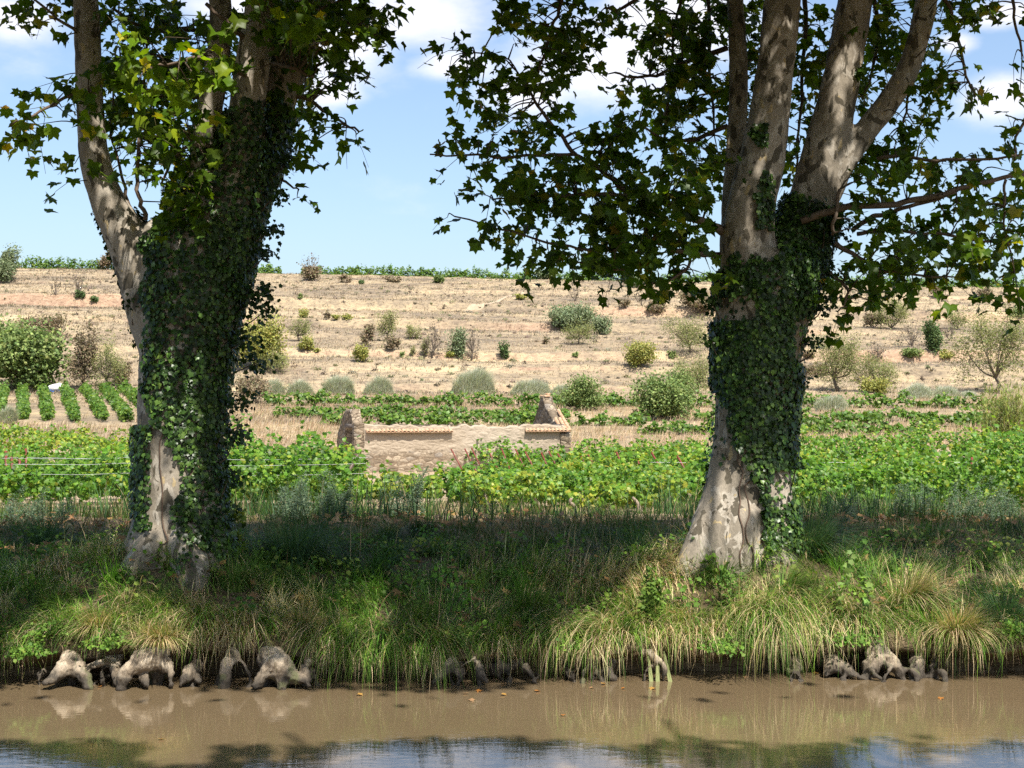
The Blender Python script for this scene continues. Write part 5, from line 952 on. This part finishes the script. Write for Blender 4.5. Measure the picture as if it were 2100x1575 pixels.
# ------------------------------------------------------------------ grass
GREEN = ([(.050, .115, .014), (.085, .175, .020), (.14, .235, .030), (.032, .078, .014), (.30, .25, .12), (.20, .15, .075)], [.28, .27, .17, .17, .06, .05])
STRAW = ([(.46, .37, .22), (.38, .30, .17), (.30, .22, .13), (.22, .24, .07), (.13, .20, .035)], [.3, .28, .17, .13, .12])
def bank_grass():
    r = np.random.default_rng(21); g = Geo()
    def field(n, t0, t1, Lr, lean, wid, cfn, dirf=None, x0=-8.5, x1=8.5, seg=3):
        x = r.uniform(x0, x1, n); t = r.uniform(t0, t1, n); y = 14+t+(edge_y(x)-14)*(1-sstep(4, 14, t))
        clump = noise3(x*1.1, y*1.1, 0, 81)*.5+.5
        keep = (r.random(n) < .35+.75*clump) & ((t > .2) | (r.random(n) < 1-.7*np.max([np.exp(-((x/y*F+CX-a_)/w_)**2) for a_, w_ in ((140, 55), (300, 70), (470, 25), (575, 70), (930, 45), (1345, 35), (1720, 50), (1815, 60), (1895, 40))], axis=0))); x, y, t, clump = x[keep], y[keep], t[keep], clump[keep]; m = len(x)
        tx, ty = .28*noise3(x*3, y*3, 1, 82), .28*noise3(x*3, y*3, 2, 83)
        b = np.column_stack([x+tx, y+ty*(t > .5), 0*x]); b[:, 2] = ground(b[:, 0], b[:, 1])-.01
        hue = noise3(x*.7, y*.9, 0, 84)+.35*noise3(x*2.6, y*2.6, 0, 85)
        cg = pick(GREEN[0], GREEN[1], m, .2, r); cs = pick(STRAW[0], STRAW[1], m, .16, r)
        f = cfn(x, t, hue); col = np.where((r.random(m) < f)[:, None], cs, cg)
        az = (r.random(m)*2*np.pi) if dirf is None else dirf(x, y, m)
        col = col*np.where(t < 2.2, 1.7, .72)[:, None]  # sun and shade in the colour: front grass brightened, shaded grass behind darkened
        L = r.uniform(*Lr, m)*(.55+.8*clump)*(1+.45*noise3(x*.9, t*.3, 0, 86))
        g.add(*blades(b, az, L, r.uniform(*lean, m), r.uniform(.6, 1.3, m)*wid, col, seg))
    toward = lambda x, y, m: -np.pi/2+r.normal(0, 1.0, m)+1.2*noise3(x*.8, y*.8, 0, 88)
    anyd = lambda x, y, m: 6.3*noise3(x*.6, y*.6, 0, 87)+r.normal(0, .8, m)
    sf = lambda x, t, hue: np.clip(.20+.5*hue+.30*np.exp(-((x-2.9)/2.2)**2)*(t < 1.6), .05, .9)
    field(26000, .0, .34, (.14, .42), (.45, 1.8), .009, lambda x, t, h: np.clip(.45+.6*h, .08, .95), toward)            # fringe hanging over the lip
    field(6500, .0, .18, (.18, .50), (1.2, 2.3), .008, lambda x, t, h: np.clip(.75+.3*h, .3, .97), toward)
    field(46000, .2, 2.2, (.14, .40), (.35, 1.3), .009, sf, anyd)
    field(34000, 1.8, 6, (.12, .34), (.3, 1.2), .010, lambda x, t, h: np.clip(.16+.6*h, .03, .85), anyd)
    field(30000, 5.5, 13, (.10, .36), (.2, 1.0), .012, lambda x, t, h: np.clip(.15+.5*h, .03, .8), anyd, -12, 12)
    field(14000, 12.5, 20, (.12, .34), (.2, .9), .016, lambda x, t, h: np.clip(.72+.4*h, .3, .97), anyd, -14, 14, 2)
    # long blades arching over the lip and hanging towards the water
    n = 17000; x = r.uniform(-7.5, 7.5, n); t = r.uniform(0, .42, n)**1.2; y = 14+t+(edge_y(x)-14); k = noise3(x*1.4, 3, 0, 65)+.5*noise3(x*4, 5, 0, 66); fpx = x/y*F+CX; bare = np.max([np.exp(-((fpx-a_)/w_)**2) for a_, w_ in ((140, 55), (300, 70), (390, 25), (470, 25), (575, 70), (930, 45), (1085, 25), (1345, 35), (1720, 50), (1815, 60), (1895, 40))], axis=0); keep = r.random(n) < (.22+.85*k)*(1-.35*bare); x, y, t, k = x[keep], y[keep], t[keep], k[keep]; m = len(x)
    b = np.column_stack([x, y, ground(x, y)-.01]); f = np.clip(.30+.7*noise3(x*.8, 9, 0, 67)+.3*noise3(x*3.5, 9, 0, 68), .05, .95)
    col = np.where((r.random(m) < f)[:, None], pick(STRAW[0], STRAW[1], m, .18, r)*1.45, pick(GREEN[0], GREEN[1], m, .2, r)*1.6)
    g.add(*blades(b, -np.pi/2+r.normal(0, .6, m)+1.5*noise3(x*1.3, 1, 0, 69), r.uniform(.25, .75, m)*(.8+.5*np.clip(k, -.5, 1)), r.uniform(.8, 1.75, m), r.uniform(.006, .011, m), col, 6, 1.05))
    # clumps: every clump is a fountain of blades of one colour and lean
    nc = 480; cx = r.uniform(-8, 8, nc); ct = r.uniform(.15, 4.5, nc)**1.15; cyy = 14+ct+(edge_y(cx)-14)*(1-sstep(4, 14, ct)); nb = 75
    a = r.random((nc, nb))*2*np.pi; q = r.random((nc, nb))**.5*.11; x = (cx[:, None]+q*np.cos(a)).ravel(); y = (cyy[:, None]+q*np.sin(a)).ravel(); m = nc*nb
    st = r.random(nc) < np.clip(.18+.20*np.exp(-((cx-2.9)/2.2)**2), 0, .6); base = np.where(st[:, None], pick(STRAW[0], STRAW[1], nc, .12, r), pick(GREEN[0][:4], GREEN[1][:4], nc, .15, r)); base = base*np.where(ct < 1.9, 1.85, .8)[:, None]  # clumps too: sunny front coloured brighter, shaded back darker
    col = np.repeat(base, nb, 0)*np.clip(1+.2*r.standard_normal((m, 1)), .5, 1.6); wind = np.repeat(-.9+1.6*noise3(cx*.5, cyy*.5, 0, 70), nb)
    az = np.where(r.random(m) < .5, a.ravel(), wind+r.normal(0, .6, m)); L = np.repeat(r.uniform(.22, .6, nc), nb)*r.uniform(.6, 1.15, m)
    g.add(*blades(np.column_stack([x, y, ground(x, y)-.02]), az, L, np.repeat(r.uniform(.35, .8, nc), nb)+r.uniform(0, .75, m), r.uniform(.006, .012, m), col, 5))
    n = 420; x = r.uniform(-7.5, 7.5, n); t = r.uniform(.1, 7, n)**1.0; y = 14+t+(edge_y(x)-14)*(1-sstep(4, 14, t)); keep = noise3(x*.7, y*.7, 0, 74) > -.1; x, y, t = x[keep], y[keep], t[keep]; m = len(x)   # dead seed stalks
    g.add(*blades(np.column_stack([x, y, ground(x, y)]), r.normal(.3, 1.3, m), r.uniform(.4, .85, m), r.uniform(.1, .8, m), np.full(m, .009), pick([(.46, .36, .22), (.34, .26, .15), (.40, .26, .16)], [1, 1, 1], m, .15, r), 4))
    nc = 330; cx = r.uniform(-7.8, 7.8, nc); ct = r.uniform(.05, 3.4, nc)**1.1; cyy = 14+ct+(edge_y(cx)-14)*(1-sstep(4, 14, ct)); k = 30; hgt = np.repeat(r.uniform(.08, .34, nc), k)      # broad-leaved weeds among the grass
    x = np.repeat(cx, k)+r.normal(0, .09, nc*k); y = np.repeat(cyy, k)+r.normal(0, .07, nc*k); m = nc*k; p = np.column_stack([x, y, ground(x, y)+hgt*r.random(m)+.03])
    kc = np.repeat(pick([(.10, .20, .02), (.15, .26, .03), (.07, .14, .02), (.19, .25, .04)], [.35, .25, .3, .1], nc, .12, r), k, 0); sz = np.repeat(r.uniform(.022, .048, nc), k)*r.uniform(.7, 1.3, m)
    g.add(*leaves(IVY_LEAF, p, nz(np.array([.1, -.35, .75])+r.normal(0, .45, (m, 3))), nz(r.normal(0, 1, (m, 3))), sz, kc*r.uniform(.8, 1.25, (m, 1))))
    # rank growth along the shade edge, running into the vines
    n = 6000; x = r.uniform(-10.5, 10.5, n); y = r.uniform(21.5, 27.6, n); k = noise3(x*.45, y*.5, 0, 71)+.4*noise3(x*1.7, y, 0, 72); keep = (r.random(n) < .5+.9*k) & ~((np.abs(x-.6) < 1.9) & (y > 23)); x, y, k = x[keep], y[keep], k[keep]; m = len(x)
    g.add(*blades(np.column_stack([x, y, ground(x, y)-.02]), r.random(m)*6.3, r.uniform(.3, .8, m)*(.7+.7*np.clip(k, 0, 1)), r.uniform(.1, .7, m), r.uniform(.014, .028, m), pick([(.04, .095, .03), (.06, .125, .025), (.09, .16, .035), (.24, .19, .10)], [.4, .3, .2, .1], m, .2, r), 4))
    o = g.build('grass', M_GRASS); o['kind'] = 'stuff'
bank_grass()
def slope_grass():
    r = np.random.default_rng(22); g = Geo()
    n = 60000; Y = 86+(300-86)*r.random(n)**.85; x = r.uniform(-1, 1, n)*(.39*Y+4)
    ok = (Y > 140) | (noise3(x*.1, Y*.35, 0, 91) > -.1); x, Y = x[ok], Y[ok]; n = len(x)
    k = 4; x = np.repeat(x, k)+r.normal(0, .22, n*k); Y = np.repeat(Y, k)+r.normal(0, .22, n*k); m = n*k
    b = np.column_stack([x, Y, ground(x, Y)-.03]); hue = fbm(x*.05, Y*.09, 0, 92)+.4*noise3(x*.4, Y*.7, 0, 93)
    c1 = pick([(.42, .335, .22), (.36, .285, .185), (.48, .39, .265)], [.4, .35, .25], m, .12, r); c2 = pick([(.25, .21, .16), (.20, .165, .125), (.29, .245, .18), (.19, .19, .11)], [.4, .3, .2, .1], m, .14, r)
    col = np.where((r.random(m) < .5+.65*hue)[:, None], c1, c2)
    g.add(*blades(b, r.normal(.2, 1.0, m), r.uniform(.16, .42, m)*(1+.5*(hue < -.2)), r.uniform(.2, 1.1, m), np.clip(Y/F*1.3, .05, .14), col, 2))
    o = g.build('dry_grass', M_DRY); o['kind'] = 'stuff'
    g = Geo(); n = 5200                                            # low grey-brown scrub, thickest along the terrace edges
    Y = 140+(292-140)*r.random(n)**.8; x = r.uniform(-1, 1, n)*(.39*Y+4); ter = np.max([np.exp(-((Y-(yi+4.5*noise3(x*.022, i*7.1, 0, 20+i)+1.0*noise3(x*.12, i*3.7, 0, 30+i)))/2.2)**2) for i, (yi, h_, l_) in enumerate(TERR)], axis=0)
    ok = r.random(n) < .18+.8*ter*(noise3(x*.09, Y*.05, 0, 97) > -.25); x, Y = x[ok], Y[ok]; sz = r.uniform(.25, .8, len(x))**1.3; k = 26
    q = nz(r.normal(0, 1, (len(x), k, 3))); q[..., 2] = np.abs(q[..., 2])*.7; p = np.stack([x, Y, ground(x, Y)], -1)[:, None]+q*sz[:, None, None]*r.uniform(.3, 1, (len(x), k, 1)); p = p.reshape(-1, 3); m = len(p)
    kc = np.repeat(pick([(.19, .155, .115), (.24, .20, .145), (.16, .165, .085), (.22, .22, .11), (.14, .11, .085)], [.3, .25, .2, .1, .15], len(x), .15, r), k, 0)
    g.add(*leaves(SPRIG, p, nz(np.array([.1, -.3, .6])+r.normal(0, .6, (m, 3))), nz(r.normal(0, 1, (m, 3))+[0, 0, .6]), r.uniform(.16, .34, m), kc*r.uniform(.8, 1.2, (m, 1))))
    o = g.build('scrub', M_SHRUB); o['kind'] = 'stuff'
    g = Geo(); n = 26000                                          # tall pale grass between the far vine rows and left of the ruin
    Y = r.uniform(84, 138, n); x = r.uniform(-1, 1, n)*(.39*Y+3); px, py = proj(np.column_stack([x, Y, ground(x, Y)]))
    dens = .5+.5*noise3(x*.12, Y*.3, 0, 95); dens = np.where((px > 470) & (px < 720) & (py > 845), 1.0, dens); dens = np.where((px < 275) & (py < 870), .02, dens); dens = np.where((px > 1150) & (py > 878), 1.0, dens)
    ok = r.random(n) < dens; x, Y = x[ok], Y[ok]; k = 5; x = np.repeat(x, k)+r.normal(0, .12, len(x)*k); Y = np.repeat(Y, k)+r.normal(0, .12, len(Y)*k); m = len(x)
    b = np.column_stack([x, Y, ground(x, Y)-.03])
    g.add(*blades(b, r.normal(.1, .6, m), r.uniform(.3, .75, m), r.uniform(.15, .7, m), np.full(m, .045), pick([(.54, .42, .26), (.46, .34, .20), (.58, .44, .31), (.30, .28, .12)], [.4, .3, .2, .1], m, .12, r), 2))
    o = g.build('tall_dry_grass', M_DRY); o['kind'] = 'stuff'
slope_grass()
# tussocks, weeds, saplings along the bank
def bank_point(px, py):
    return hit(px, py, 13.8, 40)
def tussock(px, py, wp, hp, label, cols, n=420, az0=None, wid=.008, name='grass_tussock'):
    x, y, z = bank_point(px, py); sc = y/F; r = np.random.default_rng(int(px+py)); a = r.random(n)*2*np.pi if az0 is None else az0+r.normal(0, .8, n)
    q = r.random(n)**.5*wp*sc*.22; b = np.column_stack([x+q*np.cos(a), y+q*np.sin(a)*.7, np.full(n, z-.03)])
    g = Geo(); g.add(*blades(b, a+r.normal(0, .3, n), hp*sc*r.uniform(.8, 1.6, n), r.uniform(.25, 1.35, n), np.full(n, wid), pick(cols[0], cols[1], n, .2, r)*1.5, 5))
    o = g.build(name, M_GRASS, None, origin=(x, y, z)); tag(o, label, 'grass tussock', 'grass tussocks on the bank'); return o
TG = ([(.05, .10, .02), (.08, .15, .025), (.12, .19, .035), (.28, .22, .11)], [.35, .35, .2, .1]); TS = ([(.45, .35, .20), (.36, .27, .15), (.11, .18, .03), (.16, .22, .05)], [.35, .25, .2, .2]); TD = ([(.03, .07, .025), (.045, .09, .03), (.07, .11, .04)], [.4, .4, .2])
tussock(600, 1160, 210, 105, 'large dark arching sedge tussock right of the left trunk', TD, 900)
tussock(1650, 1145, 190, 95, 'dark arching sedge tussock right of the right trunk', TD, 800, -.3)
tussock(90, 1130, 130, 90, 'dark tussock of drooping blades at the left edge', TD, 500)
tussock(320, 1270, 130, 60, 'sunlit green tussock above the largest left root', TG, 600)
tussock(480, 1235, 110, 70, 'bright green upright tussock below the left trunk', TG, 500)
tussock(110, 1265, 110, 60, 'bright green tussock near the left picture edge', TG, 500)
tussock(1850, 1260, 180, 85, 'big combed tussock of mixed straw and green, right bank', TS, 1100, -.5)
tussock(1600, 1250, 150, 70, 'green arching tussock below the right trunk', TG, 700, .2)
tussock(1960, 1330, 130, 75, 'drooping straw and green tussock beside the pale post-like root', TS, 900, -1.2)
tussock(330, 1335, 150, 55, 'straw tussock hanging over the largest left root', TS, 800, -1.5)
tussock(620, 1320, 110, 60, 'dry brown tussock above the broad spread root', TS, 600, -1.4)
tussock(1430, 1165, 60, 60, 'small straw tussock at the foot of the right trunk', TS, 300)
tussock(1080, 1280, 170, 75, 'shaded green tussock in the middle of the bank', TG, 700, -1.2)
tussock(860, 1300, 150, 70, 'shaded tussock trailing to the water in mid bank', TG, 700, -1.4)
tussock(1480, 1200, 120, 60, 'green tussock in front of the right trunk', TG, 500)
tussock(2060, 1300, 120, 80, 'dark green tussock at the right edge', TD, 600)
tussock(200, 1330, 110, 60, 'pale dry tussock between the two leftmost roots', TS, 600, -1.5)
tussock(1310, 1150, 90, 150, 'tall thin rush clump left of the right trunk', TD, 120, None, .006, 'rush_clump')
def weed(px, py, hp, label, kind, name='weed', cat='weed', n=1, Y=None, group='weeds on the bank'):
    if Y: x = (px-CX)/F*Y; y = Y; z = float(ground(x, y))
    else: x, y, z = bank_point(px, py)
    sc = y/F; H = hp*sc; r = np.random.default_rng(int(px*3+py)); t = thing(name, label, cat, (x, y, z), group); st = Geo(); lf = Geo()
    for k in range(n):
        sp_ = .24 if kind == 'grey' else .003 if n == 2 else .05; b = np.array([x+r.normal(0, sp_)*(n > 1), y+r.normal(0, sp_)*(n > 1), z-.02]); H = hp*sc*(r.uniform(.55, 1.05) if kind == 'grey' else 1); tipp = b+np.array([r.normal(.12, .12)*H, r.normal(0, .08)*H, H*r.uniform(.75, 1)])
        c = spline(np.array([b, (b+tipp)/2+r.normal(0, .03*H, 3), tipp]), 5); v, f = tube(c, np.linspace(.007, .003, len(c)), 5, False); st.add(v, f, (.12, .15, .05))
        if n > 1: v, f = tube(np.array([[x, y, z+.005], (np.array([x, y, z])+b)/2, b+[0, 0, .03]]), [.012, .010, .009], 5); st.add(v, f, (.12, .12, .05))
        if kind in ('nettle', 'grey', 'bramble', 'poplar', 'shoot'):
            m = {'nettle': 130, 'grey': 260, 'bramble': 60, 'poplar': 15, 'shoot': 16}[kind]; s = r.uniform(.12, 1, m) if kind != 'poplar' else np.linspace(.15, 1, m)
            idx = np.clip(s*(len(c)-1), 0, len(c)-1.001); i0 = idx.astype(int); p = c[i0]+(c[i0+1]-c[i0])*(idx-i0)[:, None]
            a = r.random(m)*2*np.pi; out = np.column_stack([np.cos(a), np.sin(a), 0*a]); wdt = {'nettle': .13, 'grey': .15, 'bramble': .16, 'poplar': .06, 'shoot': .14}[kind]*(1.15-s*.75)
            p = p+out*(wdt*r.random(m))[:, None]
            sz = {'nettle': .042, 'grey': .045, 'bramble': .036, 'poplar': .075, 'shoot': .10}[kind]*r.uniform(.7, 1.25, m)*(1.1-.5*s)
            cols = {'nettle': [(.12, .21, .03), (.17, .26, .04)], 'grey': [(.10, .155, .09), (.07, .115, .06), (.14, .19, .11)], 'bramble': [(.08, .17, .025), (.12, .22, .035)], 'poplar': [(.16, .25, .06), (.12, .20, .045)], 'shoot': [(.22, .25, .02), (.16, .22, .025)]}[kind]
            T = {'nettle': IVY_LEAF, 'grey': LANCE, 'bramble': IVY_LEAF, 'poplar': IVY_LEAF, 'shoot': PLANE_LEAF}[kind]
            lf.add(*leaves(T, p, nz(np.array([.1, -.35, .7])+r.normal(0, .4, (m, 3))), nz(out+np.array([0, 0, -.3 if kind != 'grey' else .6])), sz, pick(cols, [1]*len(cols), m, .18, r)))
        if kind == 'reed':
            m = 12; s = np.linspace(.2, .98, m); idx = np.clip(s*(len(c)-1), 0, len(c)-1.001); i0 = idx.astype(int); p = c[i0]+(c[i0+1]-c[i0])*(idx-i0)[:, None]
            lf.add(*blades(p, np.where(np.arange(m) % 2, .1, np.pi)+r.normal(0, .4, m), H*r.uniform(.35, .6, m), r.uniform(.8, 1.5, m), np.full(m, .02), pick([(.035, .06, .02), (.06, .09, .03)], [1, 1], m, .15, r), 4))
        if kind == 'mint':
            m = 160; p = b+r.normal(0, 1, (m, 3))*np.array([.11, .14, .045])+np.array([0, 0, .07]); p[:, 2] = np.maximum(p[:, 2], z+.02)
            lf.add(*leaves(IVY_LEAF, p, nz(np.array([.1, -.4, .8])+r.normal(0, .4, (m, 3))), nz(r.normal(0, 1, (m, 3))), r.uniform(.018, .036, m), pick([(.12, .23, .03), (.18, .29, .045), (.08, .17, .025)], [1, 1, 1], m, .15, r)))
    st.build('stem', M_TWIG, t); lf.build('foliage', M_GRASS, t); return t
weed(1310, 1295, 135, 'sunlit pointed nettle clump left of the right trunk, above the arched root', 'nettle', n=5)
weed(1330, 1280, 70, 'short nettle beside the taller pointed clump', 'nettle', n=3)
weed(1700, 1285, 165, 'tall sapling with pale heart leaves right of the right trunk', 'poplar', 'sapling', 'sapling')
weed(1760, 1285, 120, 'shorter sapling with pale heart leaves to the right of the tall one', 'poplar', 'sapling', 'sapling')
weed(1775, 1250, 60, 'leafy stalk on the combed tussock', 'poplar', 'sapling', 'sapling')
weed(1500, 1280, 100, 'leafy light green weed at the foot of the right trunk', 'bramble', n=4)
weed(845, 1290, 130, 'slim upright shaded weed with narrow leaves in mid bank', 'bramble', n=2)
weed(905, 1200, 110, 'yellowish leafy stem in the middle of the shade', 'bramble', n=2)
weed(770, 1385, 70, 'round-leaved shoot hanging over the dark waterline', 'bramble', n=3)
weed(640, 1085, 120, 'grey-green mugwort standing in front of the vines right of the left trunk', 'grey', n=10, Y=22.5)
weed(825, 1085, 125, 'dark grey-green mugwort spire below the ruin', 'grey', n=9, Y=23)
weed(700, 1085, 95, 'grey-green mugwort between the taller two', 'grey', n=10, Y=22)
weed(575, 1085, 95, 'grey-green mugwort nearest the left trunk', 'grey', n=9, Y=22.5)
weed(1840, 1085, 95, 'dark mugwort in front of the right-hand vines', 'grey', n=9, Y=22.5)
weed(1985, 1085, 105, 'tall dark mugwort at the far right of the shade edge', 'grey', n=10, Y=22.5)
weed(2070, 1085, 85, 'dark mugwort at the right picture edge', 'grey', n=10, Y=22)
weed(60, 1085, 90, 'dark mugwort at the left picture edge', 'grey', n=9, Y=22)
weed(1690, 1085, 70, 'low mugwort right beside the right trunk', 'grey', n=9, Y=22.5)
weed(960, 1105, 130, 'arching dark reed with splayed blades in mid bank', 'reed', 'reed', 'reed', n=3)
weed(1010, 1110, 100, 'shorter arching dark reed to the right of the first', 'reed', 'reed', 'reed', n=3)
weed(130, 1150, 100, 'arching dark reed beside the left trunk', 'reed', 'reed', 'reed', n=3)
weed(450, 1130, 105, 'yellow-leaved plane shoot at the right foot of the left trunk', 'shoot', 'plane_shoot', 'shoot', n=3)
weed(470, 1135, 80, 'small yellow-green plane shoot beside the other', 'shoot', 'plane_shoot', 'shoot', n=2)
for i, (px, py, lab) in enumerate([(110, 1310, 'bright green mint mat above the leftmost root'), (230, 1325, 'bright mint mat beside the branch-like root'), (60, 1345, 'dark mint mat at the left edge of the bank'), (1160, 1330, 'sunlit mint mat above the small middle roots'), (1130, 1310, 'mint mat left of the small middle roots'), (1480, 1338, 'light green mint mat below the right trunk'), (1735, 1325, 'mint mat between the two big right roots'), (2085, 1320, 'mint mat at the right edge of the bank'), (940, 1320, 'shaded mint mat above the dark middle root')]):
    weed(px, py, 22, lab, 'mint', 'mint_mat', 'ground plant', n=3, group='mint mats on the bank')
for i, (x0, y0, x1, y1) in enumerate([(1330, 1345, 1337, 1384), (1348, 1338, 1349, 1392), (1362, 1340, 1377, 1394)]):
    a, b = P(x0, y0, 14.05), P(x1, y1, 13.95); b[2] = -.05; g = Geo(); v = np.array([a+[-.012, 0, 0], a+[.012, 0, 0], b+[.022, .0, 0], b+[-.022, .0, 0], a+[0, .012, .02], b+[0, .02, 0]])
    g.add(v, [np.array([[0, 1, 2, 3]]), np.array([[1, 4, 0]]), ]); g.add(v, np.array([[1, 4, 5, 2], [4, 0, 3, 5]]))
    for k in (): pass
    o = tag(g.build('iris_leaf', M_GRASS, None, origin=a), ['leftmost of three pale strap leaves dipping into the water', 'middle of three pale strap leaves dipping into the water', 'rightmost of three pale strap leaves dipping into the water'][i], 'leaf', 'strap leaves dipping into the water')
    c = o.data.attributes['Col']; arr = np.ones((len(o.data.vertices), 4), np.float32); arr[:, :3] = (.36, .40, .17); c.data.foreach_set('color', arr.ravel())
def litter():
    r = np.random.default_rng(31); n = 5200; x = r.uniform(-8, 8, n); t = r.uniform(.1, 9, n)**1.0; y = 14+t+(edge_y(x)-14)*(1-sstep(4, 14, t)); keep = noise3(x*.9, y*.9, 0, 99)+r.normal(0, .3, n) > -.1
    x, y = x[keep], y[keep]; m = len(x); p = np.column_stack([x, y, ground(x, y)+r.uniform(.02, .16, m)])
    g = Geo(); g.add(*leaves(PLANE_LOW, p, nz(np.array([0, -.2, 1])+r.normal(0, .35, (m, 3))), nz(r.normal(0, 1, (m, 3))), r.uniform(.05, .10, m), pick([(.30, .17, .07), (.22, .13, .06), (.42, .28, .14), (.36, .20, .07)], [.35, .3, .25, .1], m, .18, r)))
    o = g.build('fallen_leaves', M_DRY); o['kind'] = 'stuff'
    for i, (px, py) in enumerate([(205, 1410), (735, 1426), (955, 1424), (985, 1418), (1030, 1426), (965, 1437), (1100, 1419), (1235, 1404), (1215, 1412), (1155, 1468), (1340, 1413), (1530, 1390), (1930, 1433), (330, 1518), (2075, 1378), (1280, 1413), (1675, 1382), (1033, 1404)]):
        Y = EYE*F/(py-HY); p = np.array([[(px-CX)/F*Y, Y, .012]]); g = Geo(); q = np.random.default_rng(i+50)
        g.add(*leaves(PLANE_LEAF, p, nz(np.array([[0, 0, 1.0]])+q.normal(0, .06, (1, 3))), q.normal(0, 1, (1, 3))*np.array([1, 1, 0]), q.uniform(.032, .055), np.array([[(.36, .15, .035), (.40, .23, .06), (.30, .18, .09)][i % 3]])))
        tag(g.build('floating_leaf', M_DRY, None, origin=p[0]), 'orange-brown plane leaf floating on the muddy water', 'leaf', 'plane leaves floating on the canal')
litter()
